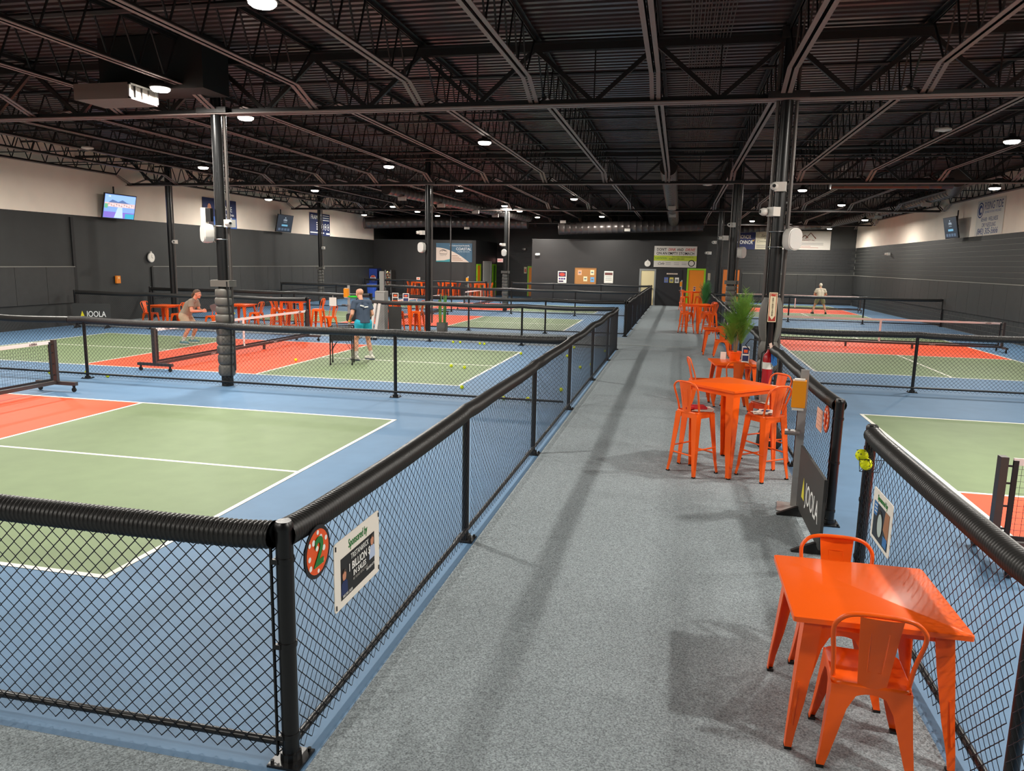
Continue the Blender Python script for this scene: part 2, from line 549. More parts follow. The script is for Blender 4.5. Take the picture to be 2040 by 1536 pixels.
# ------------------------------------------------------------------ round columns with padding
PADM = mat('pad_vinyl', '64615b', .5, bump=(6, .2))
COLM = mat('column_black', '161718', .3)
def column(x, y, label, pad='full', conduit=(.14,)):
    o = thing('column', label, 'column', (x, y, 0), 0)
    MB().tube([(0, 0, 0), (0, 0, 5.95)], .095, 20).build('shaft', COLM, o, 40)
    MB().bx(-.3, .3, -.16, .16, 5.02, 5.12).build('bearing_plate', STEELD, o)
    MB().bx(-.16, .16, -.14, .14, 5.9, 6.05).build('cap_plate', STEELD, o)
    for c in conduit: MB().tube([(c, .03, .3), (c, .03, 5.9)], .03, 8).build('conduit', GREYM, o, 40)
    if pad == 'full':
        zs = [.2, .42, .62, .8, .98, 1.14, 1.22, 1.38, 1.54, 1.7, 1.86]
        for a, b in zip(zs[:-1], zs[1:]):
            w = random.uniform(.155, .172)
            h = b - a
            MB().lathe([(w - .028, a), (w - .01, a + h * .08), (w, a + h * .3), (w, a + h * .7), (w - .01, a + h * .92), (w - .028, b)], n=20).build('pad_segment', PADM, o, 60)
        MB().slab([(-.2, -.12), (.2, -.12), (.22, 0), (.2, .12), (-.2, .12), (-.22, 0)], 1.9, 2.02).build('pad_collar', PADM, o)
        MB().tube([(.16, -.11, .2), (.18, -.09, 1.0), (.15, -.12, 2.0)], .015, 6).build('lacing', RUBBER, o)
        MB().lathe([(.11, 0), (.11, .2)], n=16).build('foot_wrap', RUBBER, o, 40)
    if pad == 'open':                                # two shells pulled apart round the column
        for s in (-1, 1):
            for a, b, w in ((1.28, 1.98, .19), (.98, 1.28, .16), (.78, .98, .17)):
                h = b - a
                R = []
                for t in (0, .12, .35, .65, .88, 1):
                    k = math.sin(PI * min(max(t, .03), .97)) ** .45
                    ring = []
                    for q in range(7):
                        g = math.radians(-62 + 124 * q / 6)
                        rr = .1 + (w - .1) * k
                        ring.append((s * rr * math.cos(g), rr * math.sin(g) * .9 + .02, a + h * t))
                    for q in range(7):
                        g = math.radians(62 - 124 * q / 6)
                        rr = .1 + (w - .1) * k - .035
                        ring.append((s * max(rr, .098) * math.cos(g), rr * math.sin(g) * .9 + .02, a + h * t))
                    R.append(ring if s > 0 else list(reversed(ring)))
                MB().loft(R).build('pad_segment', PADM, o, 60)
        MB().tube([(-.17, -.02, 1.28), (-.3, -.05, 1.3), (-.36, .02, 1.2), (-.28, .1, 1.1)], .008, 6).build('strap', RUBBER, o)
    return o
column(-4.24, 8.06, 'black column wrapped in fat dark padding beside the players\' court', 'full', (-.1, .15))
column(5.66, 8.06, 'black column with parted padding and a fire extinguisher sign', 'open', (.15, -.13))
column(-4.36, 20.25, 'bare black column rising behind the bar stools and bamboo pot', 'none')
column(-4.42, 32.44, 'padded black column before the doors with green frames', 'full')
column(5.82, 20.25, 'padded black column behind the tall plant by the tables', 'full', (.14, -.12))
column(5.95, 32.44, 'slim black column carrying several cameras near the orange doors', 'none')
column(-14.5, 20.25, 'thin black column near the lit screen on the white wall', 'none')
column(-14.6, 32.44, 'padded black column in front of the navy banner with circles', 'full')
MB().tube([(-10.04, 41.2, 0), (-10.04, 41.2, 6)], .05, 8).build('rain_pipe', STEELD, roof)

# ------------------------------------------------------------------ ducts and roof units
DUCT = mat('duct_metal', '4a4442', .35, .4)
def duct(label, path, r, outlets=()):
    P = [Vector(p) for p in path]
    o = tag(link('air_duct', None), label, 'duct', None, 'thing')
    pts, rs = [], []
    for a, b in zip(P[:-1], P[1:]):
        n = max(2, int((b - a).length / .35))
        for i in range(n):
            for dt, rr in ((0, r), (.06, r * 1.04), (.12, r)):
                pts.append(a.lerp(b, (i + dt) / n)); rs.append(rr)
    pts.append(P[-1]); rs.append(r)
    MB().tube(pts, rs, 20).build('duct_tube', DUCT, o, 50)
    for c in outlets: MB().box(c, (.34, .12, .16)).build('air_outlet', mat('outlet', 'b9b5ae', .5), o)
    for i in range(2, len(pts) - 1, 30):
        MB().bar(pts[i], (pts[i].x, pts[i].y, 6.08), .02, .02).build('hanger', STEELD, o)
    return o
duct('long dark spiral duct in front of the far room roofs', [(-15.6, 40.5, 4.75), (-12, 43.2, 5.0), (-5.5, 43.2, 4.95)], .36, [(-9.5, 43.0, 4.6)])
duct('wide dark duct above the banner about dinking', [(-3.2, 41.6, 4.55), (5.4, 41.6, 4.85)], .36, [(1.0, 41.25, 4.5), (-2.9, 41.2, 4.95)])
duct('mottled duct running lengthwise to the wide cross duct', [(3.65, 20.9, 5.62), (3.7, 41.6, 5.0)], .28, [(3.7, 30, 4.98), (3.7, 34, 4.9)])
duct('pale duct along the block wall curving over the far court', [(12.6, 22.0, 5.35), (13.9, 26.5, 5.42), (13.9, 37, 5.36), (13.0, 47, 5.2), (8.0, 48.6, 4.98)], .27, [(13.75, 29, 5.08), (13.75, 33, 5.06), (13.75, 36.5, 5.04)])
duct('reddish duct hanging level beside the block wall', [(8.7, 21.2, 5.1), (12.2, 21.2, 5.1)], .17)
duct('duct with four outlets above the far courts by the column', [(-7.6, 24.5, 5.3), (-4.6, 39, 5.05)], .24, [(-7.3, 25.5, 5.0), (-6.6, 28.6, 4.95), (-5.9, 32, 4.9), (-5.5, 34.5, 4.88)])
ac = thing('air_handler', 'black boxy air unit with pale underside hung under the roof', 'air unit', (0, 0, 0))
MB().bx(-5.75, -3.75, 7.0, 7.75, 5.24, 6.1).build('cabinet', mat('unit_black', '0e0e0e', .7), ac)
MB().bx(-5.75, -4.72, 6.4, 7.1, 4.97, 5.22).build('diffuser_box', mat('unit_grey', '6b6560', .5), ac)
g = MB()
g.bx(-4.72, -4.69, 6.4, 6.44, 4.97, 5.22).bx(-4.72, -4.69, 7.06, 7.1, 4.97, 5.22).bx(-4.72, -4.69, 6.4, 7.1, 4.97, 5.0).bx(-4.72, -4.69, 6.4, 7.1, 5.19, 5.22)
g.build('grille_frame', ALU, ac)
for k in range(3): MB().bx(-4.72, -4.69, 6.55 + .16 * k, 6.57 + .16 * k, 5.0, 5.19).build('louver', GREYM, ac)

# ------------------------------------------------------------------ chain link fences with corrugated pipe on top
LINKS = {}
def link_mesh(L, n):
    """woven wire: vertical zigzag wires hooked into each other, 8 cm diamonds"""
    key = (round(L, 2), n)
    if key in LINKS: return LINKS[key]
    K = max(2, int(round(L / .04)))
    sp = L / K
    J = 28
    k = np.arange(K)[:, None]
    j = np.arange(J)[None, :]
    sgn = np.where((k + j) % 2 == 0, 1.0, -1.0)
    cx = sp * (k + .5) + sgn * sp / 2
    cy = sgn * .0016
    cz = np.broadcast_to(.035 + .04 * j, (K, J))
    r = .0031
    a = 2 * PI * np.arange(n) / n
    V = np.empty((K, J, n, 3))
    V[..., 0] = cx[..., None] + 1.35 * r * np.cos(a)
    V[..., 1] = cy[..., None] + .55 * r * np.sin(a)
    V[..., 2] = cz[..., None]
    idx = (np.arange(K)[:, None, None] * J + np.arange(J - 1)[None, :, None]) * n
    q = np.arange(n)[None, None, :]
    q2 = (q + 1) % n
    F = np.stack([idx + q, idx + q2, idx + n + q2, idx + n + q], -1).reshape(-1, 4)
    me = bpy.data.meshes.new('chain_link_mesh')
    me.vertices.add(K * J * n)
    me.vertices.foreach_set('co', V.reshape(-1))
    me.loops.add(F.size)
    me.loops.foreach_set('vertex_index', F.reshape(-1).astype(np.int32))
    me.polygons.add(len(F))
    me.polygons.foreach_set('loop_start', np.arange(0, F.size, 4, dtype=np.int32))
    me.polygons.foreach_set('use_smooth', np.ones(len(F), dtype=bool))
    me.materials.append(WIRE)
    me.update(calc_edges=True)
    LINKS[key] = me
    return me

def ribbed_pipe(name, L, stops, parent, near, z0=1.162, r=.068, x0=0., m=None):
    pitch = .026
    step = pitch / (4 if near else 2)
    n = 16 if near else 10
    N = int(L / step)
    s = np.arange(N + 1) * step
    ph = 2 * PI * s / pitch
    rr = r - .005 + .005 * np.cos(ph) * (1.25 if near else 1)
    zz = np.zeros_like(s) + z0
    st = sorted(stops)
    for a, b in zip(st[:-1], st[1:]):
        mk = (s >= a) & (s <= b)
        zz[mk] -= .014 * np.sin(PI * (s[mk] - a) / max(b - a, .1)) ** 2
    for q in st: zz += .012 * np.exp(-((s - q) / .16) ** 2)
    zz += .005 * np.sin(s * 2.3 + L) 
    yy = .008 * np.sin(s * 1.7 + 2 * L)
    a = 2 * PI * np.arange(n) / n
    V = np.empty((N + 1, n, 3))
    V[..., 0] = (s + x0)[:, None]
    V[..., 1] = yy[:, None] + rr[:, None] * np.cos(a)
    V[..., 2] = zz[:, None] + rr[:, None] * np.sin(a)
    i = np.arange(N)[:, None] * n
    q = np.arange(n)[None, :]
    q2 = (q + 1) % n
    F = np.stack([i + q, i + q2, i + n + q2, i + n + q], -1).reshape(-1, 4)
    me = bpy.data.meshes.new(name)
    me.vertices.add((N + 1) * n)
    me.vertices.foreach_set('co', V.reshape(-1))
    me.loops.add(F.size)
    me.loops.foreach_set('vertex_index', F.reshape(-1).astype(np.int32))
    me.polygons.add(len(F))
    me.polygons.foreach_set('loop_start', np.arange(0, F.size, 4, dtype=np.int32))
    me.polygons.foreach_set('use_smooth', np.ones(len(F), dtype=bool))
    me.materials.append(m or TUBE)
    me.update(calc_edges=True)
    return link(name, me, parent)

def end_post_mesh():
    m = MB()
    m.lathe([(.042, 0), (.042, 1.2), (.046, 1.2), (.046, 1.225), (.036, 1.24)], n=18)
    for z in (.14, .62, 1.05):
        m.lathe([(.046, z - .014), (.048, z), (.046, z + .014)], n=18)
    return m.mesh('post', FENCE, 40)
def line_post_mesh(): return MB().lathe([(.031, 0), (.031, 1.15)], n=14).mesh('post', FENCE, 40)
def base_mesh():
    m = MB()
    m.bx(-.085, .085, -.085, .085, 0, .012)
    m.lathe([(.052, .012), (.05, .05)], n=14)
    for a in (-1, 1):
        for b in (-1, 1): m.lathe([(.01, .012), (.01, .03)], (a * .065, b * .065, 0), 6)
    return m.mesh('base_plate', FENCE)
EP, LP, BP = end_post_mesh(), line_post_mesh(), base_mesh()

def fence(p0, p1, stops, label, group, side=1, ends=(1, 1), n=3, near=None, skip=()):
    """stops: distances of line posts along the run; side: which side of the posts the mesh hangs on"""
    p0, p1 = Vector((p0[0], p0[1], 0)), Vector((p1[0], p1[1], 0))
    d = p1 - p0
    L = d.length
    o = thing('chain_link_fence', label, 'fence', p0, math.atan2(d.y, d.x), group)
    def post(x, me):
        p = link('post', me, o, (x, 0, 0))
        link('base_plate', BP, p)
    xs = [0] + [q for q in sorted(stops)] + [L]
    if ends[0]: post(0, EP)
    if ends[1]: post(L, EP)
    for q in stops:
        if q not in skip: post(q, LP)
    for a, b in zip(xs[:-1], xs[1:]):
        m = link('chain_link_mesh', link_mesh(b - a - .05, n), o, (a + .025, side * .036, 0))
        m['kind'] = 'stuff'
    MB().tube([(.02, side * .016, .1), (L - .02, side * .016, .1)], .02, 10).build('bottom_rail', FENCE, o, 40)
    for x, e in ((.05, ends[0]), (L - .05, ends[1])):
        if e:
            tb = MB().bx(x - .004, x + .004, side * .03, side * .045, .04, 1.12)
            for z in (.14, .62, 1.05): tb.bx(min(x, x * .2 if x < 1 else L), max(x, .0 if x < 1 else L), side * .03, side * .05, z - .012, z + .012)
            tb.build('tension_bar', FENCE, o)
    ca = .05 if ends[0] else 0
    cb = L - (.05 if ends[1] else 0)
    if near:
        if near[0] > ca: ribbed_pipe('pipe_cover', near[0] - ca, [q - ca for q in xs], o, False, x0=ca)
        ribbed_pipe('pipe_cover', min(near[1], cb) - max(near[0], ca), [q - max(near[0], ca) for q in xs], o, True, x0=max(near[0], ca))
        if near[1] < cb: ribbed_pipe('pipe_cover', cb - near[1], [q - near[1] for q in xs], o, False, x0=near[1])
    else:
        ribbed_pipe('pipe_cover', cb - ca, [q - ca for q in xs], o, False, x0=ca)
    return o

G1 = 'chain link court fences'
fence((2.42, -1.55), (-7.2, -1.55), [3.1, 6.3], 'fence across the near end of the first green court, pipe topped', G1, 1, n=4, near=(0, 4))
fence((2.42, -1.55), (2.48, 17.06), [3.07, 6.2, 9.33, 12.69, 16.1], 'long fence on the grey walkway with the sponsored by sign', G1, -1, ends=(0, 1), n=4, near=(0, 10))
fence((2.36, 7.92), (-16.2, 7.92), [3.1, 6.6, 9.65, 12.75, 15.6], 'fence between the empty green court and the two players', G1, 1, ends=(0, 0), n=3, near=(0, 10), skip=(6.6,))
fence((2.42, 17.12), (-5.6, 17.12), [2.75, 5.65], 'fence behind the bald player in front of the bamboo pot', G1, 1, ends=(0, 1))
fence((-7.3, 17.12), (-16.0, 17.12), [2.9, 5.8], 'fence behind the crouching woman with the dark logo board', G1, 1)
fence((2.46, 21.2), (-6.1, 21.2), [2.8, 5.6], 'fence just beyond the bar stools and menu stands', G1, 1)
fence((-6.8, 21.0), (-16.1, 21.0), [3.1, 6.2], 'fence behind the orange tables near the padded far column', G1, 1)
fence((2.46, 21.2), (2.56, 42.0), [3, 6, 9, 12, 15, 18], 'far fence along the walkway leading to the cream doorway', G1, -1, ends=(0, 1))
fence((2.45, 30.45), (-15.8, 30.45), [3, 6.1, 9.1, 12.2, 15.2], 'cross fence before the far pair of walled courts', G1, 1, ends=(0, 1))
fence((2.5, 41.8), (-6.15, 41.8), [3, 6], 'last fence under the cork notice board', G1, 1, ends=(0, 1))
fence((-7.8, 41.7), (-16.1, 41.7), [2.8, 5.6], 'last fence in front of the drink machines', G1, 1)
fence((5.74, 1.68), (5.74, -6.0), [2.85, 5.4], 'near fence by the closest orange table holding two yellow balls', G1, -1, n=4, near=(0, 5))
fence((5.73, 2.85), (5.72, 40.5), [2.2, 4.2, 8.0, 11.4, 14.5, 17.6, 20.7, 23.8, 26.9, 30, 33.5], 'long fence behind the row of orange tables and plants', G1, 1, n=3, near=(0, 6))
fence((5.76, 11.72), (15.5, 11.72), [3.17, 6.4], 'cross fence in front of the block wall court with the long net', G1, -1, ends=(0, 1), near=(0, 8))
fence((5.76, 31.3), (15.6, 31.6), [3.4, 6.6], 'far cross fence before the distant player in beige', G1, -1, ends=(0, 1))

# ------------------------------------------------------------------ portable nets
NETM = mat('net_black', '17181a', .6)
TAPE = mat('net_tape', 'e3d6d2', .6)
FRAME = mat('net_frame', '4a4341', .4, .3)
LOGO = mat('logo_dark', '39302f', .5)
LOGOW = mat('logo_light', 'd8cfca', .5)

def brand(parent, size, x, z, m, tri, layer=2, flip=False):
    """triangle emblem followed by the word"""
    text(parent, 'JOOLA', size * 1.02, x + size * .47, z, m, layer, bold=.002, fit=size * 2.45)
    printed(parent, [(x - size * 1.5, z - size * .36), (x - size * .94, z - size * .36), (x - size * 1.24, z + size * .42)], tri, layer, 'emblem')

def net_mesh(L, h0, h1, cell=.05, r=.0018):
    m = MB()
    nz = int((h1 - h0) / cell)
    for i in range(nz + 1):
        z = h0 + (h1 - h0) * i / nz
        m.tube([(0, 0, z), (L, 0, z)], r, 3, cap=False)
    nx = int(L / cell)
    for i in range(nx + 1):
        m.tube([(L * i / nx, 0, h0), (L * i / nx, 0, h1)], r, 3, cap=False)
    return m.mesh('netting', NETM)

NETS = {}
def net(p0, p1, label, casters=True, logo=True):
    p0, p1 = Vector((p0[0], p0[1], 0)), Vector((p1[0], p1[1], 0))
    d = p1 - p0
    L = d.length
    o = thing('portable_net', label, 'net', p0, math.atan2(d.y, d.x), 'portable court nets')
    for x in (0, L):
        p = MB().bx(x - .03, x + .03, -.04, .04, .12, .93).build('post', FRAME, o)
        b = MB()
        b.bx(x - .035, x + .035, -.42, .42, .12, .18)
        b.build('foot_bar', FRAME, p)
        if casters:
            for s in (-1, 1):
                MB().lathe([(.012, -.015), (.04, -.015), (.04, .015), (.012, .015)], (x, s * .36, .042), 12, 0, 'X').bx(x - .02, x + .02, s * .36 - .012, s * .36 + .012, .05, .125).build('caster', RUBBER, p)
        for z in (.3, .5, .7, .85): MB().bx(x - .09 if x else x + .03, x - .03 if x else x + .09, -.006, .006, z - .008, z + .008).build('net_clip', NETM, p)
    MB().bx(.03, L - .03, -.03, .03, .13, .19).build('base_beam', FRAME, o)
    for s in (.36, .64):
        MB().bx(L * s - .03, L * s + .03, -.025, .025, .0, .13).build('beam_foot', FRAME, o)
    key = round(L, 1)
    if key not in NETS: NETS[key] = net_mesh(L - .2, .24, .88)
    link('netting', NETS[key], o, (.1, 0, 0))['kind'] = 'stuff'
    MB().bx(.08, .12, -.01, .01, .2, .9).bx(L - .12, L - .08, -.01, .01, .2, .9).bx(.08, L - .08, -.008, .008, .2, .24).build('net_border', NETM, o)
    t = MB().bx(.08, L - .08, -.009, .009, .86, .92).build('top_tape', TAPE, o)
    MB().bx(L / 2 - .03, L / 2 + .03, -.012, .012, .19, .9).build('center_strap', TAPE, o)
    if logo:
        for x in (.45, L - .45): brand(t, .05, x, .89, LOGO, LOGO, 9)
        for x in (L * .3, L * .72):
            text(o, 'JOOLA', .06, x, .16, LOGOW, 2, y0=-.03)
    return o
net((-6.71, -.5), (-6.71, 6.56), 'near court net with brown post ending in a caster foot')
net((-6.69, 9.15), (-6.69, 15.9), 'net on the court of the two players')
net((-6.56, 22.0), (-6.56, 28.4), 'net on the court beyond the bar stools')
net((-6.56, 32.4), (-6.56, 38.9), 'net on the farthest walled court')
net((6.92, 2.24), (13.98, 2.24), 'net of the near block wall court, brown post by the pipe')
net((7.0, 21.0), (14.03, 21.0), 'long net across the middle block wall court')
net((7.3, 40.95), (14.3, 40.95), 'net on the far court before the player in beige', logo=False)

# ------------------------------------------------------------------ orange sheet metal tables, chairs and stools
def lsec(sx, sy, levels, t=.006):
    """L-section leg lofted through levels of (corner offset, flange width, z)"""
    R = []
    for c, w, z in levels:
        p = [(c, c), (c - w, c), (c - w, c - t), (c - t, c - t), (c - t, c - w), (c, c - w)]
        ring = [(sx * a, sy * b, z) for a, b in p]
        R.append(ring if sx * sy > 0 else list(reversed(ring)))
    return MB().loft(R)

def rsq(h, r, z, n=4): return [(x, y, z) for x, y in rrect(-h, h, -h, h, r, n)]

def spline(P, k=5):
    P = [Vector(p) for p in P]
    out = []
    Q = [P[0] * 2 - P[1]] + P + [P[-1] * 2 - P[-2]]
    for i in range(1, len(Q) - 2):
        for j in range(k):
            t = j / k
            a, b, c, d = Q[i - 1], Q[i], Q[i + 1], Q[i + 2]
            out.append(.5 * ((2 * b) + (c - a) * t + (2 * a - 5 * b + 4 * c - d) * t * t + (3 * b - a - 3 * c + d) * t ** 3))
    out.append(P[-1])
    return out

def back_parts(o, zs, zt, hw, splat0, splat1, yb, rake):
    """hoop and splat of a chair back; zs seat height, zt top"""
    h = zt - zs
    w2 = hw * 1.18
    pts = [(-hw, yb + .04, zs - .02), (-hw * 1.06, yb + .01, zs + h * .3), (-w2, yb - rake * .6, zs + h * .7), (-w2 + .012, yb - rake * .85, zs + h * .86), (-w2 + .07, yb - rake * .97, zs + h * .975), (0, yb - rake, zt),
           (w2 - .07, yb - rake * .97, zs + h * .975), (w2 - .012, yb - rake * .85, zs + h * .86), (w2, yb - rake * .6, zs + h * .7), (hw * 1.06, yb + .01, zs + h * .3), (hw, yb + .04, zs - .02)]
    MB().tube(spline(pts, 5), .0115, 8).build('back_hoop', ORANGE, o, 50)
    R = []
    for i in range(7):
        t = i / 6
        w = (splat0 + (splat1 - splat0) * t) / 2
        z = zs - .005 + (h * .985) * t
        y = yb - .005 - rake * t ** 1.2
        row = []
        for q in (-1, -.5, 0, .5, 1): row.append((w * q, y - .012 * (1 - q * q), z))
        for q in (1, .5, 0, -.5, -1): row.append((w * q, y - .012 * (1 - q * q) - .004, z))
        R.append(row)
    MB().loft(R).build('back_splat', ORANGE, o, 50)
    g = [(-.032, zs + h * .22), (.032, zs + h * .22), (.04, zs + h * .78), (-.04, zs + h * .78)]
    path = [(x, yb - .018 - rake * ((z - zs) / h) ** 1.2, z) for x, z in g]
    MB().tube(path, .0035, 5, closed=True).build('back_emboss', ORANGE, o, 50)

def make_chair():
    o = link('dining_chair', None)
    m = MB()
    m.loft([rsq(.172, .05, .425), rsq(.182, .05, .43), rsq(.184, .05, .448), rsq(.178, .05, .456), rsq(.15, .05, .45), rsq(.05, .03, .447)])
    m.build('seat', ORANGE, o, 50)
    for sx in (-1, 1):
        for sy in (-1, 1):
            l = lsec(sx, sy, [(.182, .14, .44), (.184, .115, .39), (.19, .085, .32), (.2, .065, .2), (.212, .045, .08), (.222, .034, .012)]).build('leg', ORANGE, o)
            MB().box((sx * .206, sy * .206, .008), (.036, .036, .016)).build('foot_cap', RUBBER, l)
    for k in range(4):                              # arched aprons between the legs
        P = [(-.17, .44), (-.17, .36)] + [(-.135 + .27 * i / 10, .325 + .085 * math.sin(PI * i / 10) ** .7) for i in range(11)] + [(.17, .36), (.17, .44)]
        a = MB().prism(P, -.183, -.178)
        R = Matrix.Rotation(k * PI / 2, 3, 'Z')
        a.v = [tuple(R @ Vector(v)) for v in a.v]
        a.build('apron', ORANGE, o)
    back_parts(o, .45, .845, .17, .13, .19, -.165, .075)
    return o

def make_stool():
    o = link('bar_stool', None)
    m = MB()
    m.loft([rsq(.15, .04, .735), rsq(.16, .04, .74), rsq(.162, .04, .758), rsq(.156, .04, .766), rsq(.13, .04, .761), rsq(.05, .03, .758)])
    m.bx(-.158, .158, .148, .155, .69, .74).bx(-.158, .158, -.155, -.148, .69, .74).bx(.148, .155, -.158, .158, .69, .74).bx(-.155, -.148, -.158, .158, .69, .74)
    m.build('seat', ORANGE, o, 50)
    for sx in (-1, 1):
        for sy in (-1, 1):
            l = lsec(sx, sy, [(.16, .085, .74), (.168, .075, .6), (.185, .058, .35), (.2, .042, .14), (.215, .032, .012)]).build('leg', ORANGE, o)
            MB().box((sx * .2, sy * .2, .008), (.034, .034, .016)).build('foot_cap', RUBBER, l)
    for k in range(4):
        c, z = .18, .25 + (.07 if k % 2 else 0)
        R = Matrix.Rotation(k * PI / 2, 3, 'Z')
        MB().tube([R @ Vector((-c, c, z)), R @ Vector((c, c, z))], .01, 8).build('foot_rail', ORANGE, o, 50)
    back_parts(o, .76, 1.12, .15, .12, .165, -.145, .06)
    return o

def make_table(h=.74, top=.41, leg=.345, splay=.055, w0=.09, w1=.034):
    o = link('square_table' if h < .9 else 'bar_table', None)
    MB().loft([rsq(top - .004, .012, h - .032), rsq(top, .014, h - .03), rsq(top, .014, h - .004), rsq(top - .006, .014, h)]).build('table_top', ORANGE, o, 40)
    a = MB()
    q = leg - .01
    for s in (-1, 1):
        a.bx(-q, q, s * q - .003, s * q + .003, h - .085, h - .03).bx(s * q - .003, s * q + .003, -q, q, h - .085, h - .03)
    a.build('apron', ORANGE, o)
    for sx in (-1, 1):
        for sy in (-1, 1):
            l = lsec(sx, sy, [(leg, w0, h - .03), (leg + splay * .3, w0 * .92, h * .7), (leg + splay * .65, w0 * .68, h * .35), (leg + splay * .9, w0 * .46, .1), (leg + splay, w1, .012)]).build('leg', ORANGE, o)
            MB().box((sx * (leg + splay - .018), sy * (leg + splay - .018), .008), (.036, .036, .016)).build('foot_cap', RUBBER, l)
            g = MB().bar((sx * (leg + splay * .5 - .02), sy * (leg + splay * .5 + .001), h * .5), (sx * (leg + splay * .9 - .02), sy * (leg + splay * .9 + .001), .14), .012, .004, up=(0, 1, 0))
            g.build('leg_groove', ORANGE, l)
    return o
def make_bar_table(): return make_table(1.05, .41, .385, .03, .115, .05)

GT, GC, GS, GB = 'orange low tables', 'orange metal chairs', 'orange bar stools', 'orange bar tables'
D = math.radians
def T(x, y, rz, label): return place('table', make_table, (x, y, .005), D(rz), label, 'table', GT)
def B(x, y, rz, label): return place('btable', make_bar_table, (x, y, .005), D(rz), label, 'table', GB)
def C(x, y, rz, label): return place('chair', make_chair, (x, y, .005), D(rz), label, 'chair', GC)
def ST(x, y, rz, label): return place('stool', make_stool, (x, y, .005), D(rz), label, 'stool', GS)

T(5.235, -.47, 0, 'orange low table closest to the camera with a diagonal shadow on its top')
C(5.21, -.77, -4, 'orange chair with its back to the camera at the nearest low table')
C(5.19, -.18, 178, 'orange chair tucked under the far side of the nearest low table')
B(4.86, 4.70, 45, 'orange high table turned cornerwise beside the sanitizer stand')
ST(4.45, 4.36, -42, 'orange stool with a red folder on its seat at the cornerwise high table')
ST(5.25, 4.36, 40, 'orange stool with leaflets on its seat next to the sanitizer stand')
ST(5.36, 5.14, 128, 'orange stool with a wire caddy on its seat before the fire extinguisher')
T(5.24, 9.46, 6, 'orange low table holding the potted plant by the fire extinguisher')
C(4.66, 8.95, -80, 'orange chair seen side on at the low table with the plant')
C(5.24, 8.72, 4, 'orange chair with its back turned at the low table with the plant')
T(5.33, 17.05, 0, 'orange low table behind the potted plant with a slanted menu')
C(5.42, 16.55, 0, 'orange chair with its back turned half hidden by the potted plant')
B(4.95, 23.85, 45, 'orange high table turned cornerwise behind the potted plant')
ST(4.53, 23.5, -42, 'orange stool on the walkway side of the high table beyond the potted plant')
ST(5.38, 23.5, 40, 'orange stool on the fence side of the high table beyond the potted plant')
ST(5.4, 24.3, 130, 'orange stool on the far side of the high table beyond the potted plant')
T(5.2, 29.6, 10, 'orange low table in front of the high table by the lime framed door')
C(5.35, 28.9, 10, 'orange chair low before the lime framed orange door')
C(4.5, 29.5, -90, 'orange chair on the walkway side, last but one table from the far wall')
B(4.95, 38.4, 45, 'orange high table farthest along the walkway by the lime framed door')
ST(4.54, 38.06, -42, 'orange stool by the far sanitizer stand at the end of the walkway')
ST(5.38, 38.84, 128, 'orange stool at the farthest high table near the second plant')
ST(5.34, 38.0, 40, 'orange stool with its back turned at the farthest high table')
# crosswalk between the courts
T(-13.45, 18.35, 0, 'orange low table standing behind the crouching woman')
C(-14.0, 18.3, -90, 'orange chair by the logo board left of the crouching woman')
C(-12.9, 18.35, 90, 'orange chair directly behind the crouching woman')
C(-11.3, 18.0, 170, 'orange chair just behind the paddle of the crouching woman')
T(-11.55, 20.1, 0, 'orange low table right of the padded column beyond the players\' net')
C(-12.25, 20.1, -90, 'orange chair at the low table hugging the padded column')
C(-10.95, 20.1, 90, 'orange chair on the open side of the low table by the padded column')
C(-11.75, 19.4, -20, 'orange chair with its back turned at the low table by the padded column')
B(-8.55, 18.6, 8, 'orange high table crowded with stools behind the white net tape')
ST(-9.15, 18.45, -80, 'orange stool on the column side of the crowded high table')
ST(-8.75, 17.95, -10, 'orange stool with its back turned at the crowded high table')
ST(-8.3, 17.95, 12, 'orange stool beside the fence post at the crowded high table')
ST(-7.75, 18.7, 95, 'orange stool standing clear on the open side of the crowded high table')
C(-7.75, 19.5, 78, 'orange chair standing alone before the next green court')
B(-4.95, 19.45, 0, 'orange high table with menu stands behind the bald player')
ST(-5.45, 19.3, -85, 'orange stool by the black board at the table with menu stands')
ST(-4.95, 18.85, 0, 'orange stool with its back turned at the table with menu stands')
ST(-4.4, 19.3, 85, 'orange stool beside the bare column at the table with menu stands')
B(-12.75, 42.75, 0, 'orange high table before the dark far wall near the drink machines')
ST(-13.3, 42.7, -90, 'orange stool on the drink machine side of the far dark wall table')
ST(-12.2, 42.7, 90, 'orange stool on the banner side of the far dark wall table')
ST(-12.75, 42.25, 0, 'orange stool with its back turned at the far dark wall table')
B(-10.6, 42.75, 0, 'orange high table under the blue banner with the white curve')
ST(-11.15, 42.7, -90, 'orange stool under the lower corner of the blue banner')
ST(-10.05, 42.7, 90, 'orange stool on the door side of the table under the blue banner')
ST(-10.6, 42.25, 0, 'orange stool with its back turned at the table under the blue banner')
B(-8.4, 42.7, 0, 'orange high table in front of the lime door frames')
ST(-8.95, 42.6, -90, 'orange stool by the thin sanitizer stand before the lime frames')
ST(-7.85, 42.7, 90, 'orange stool on the far side of the table before the lime frames')
ST(-8.4, 42.2, 0, 'orange stool with its back turned at the table before the lime frames')

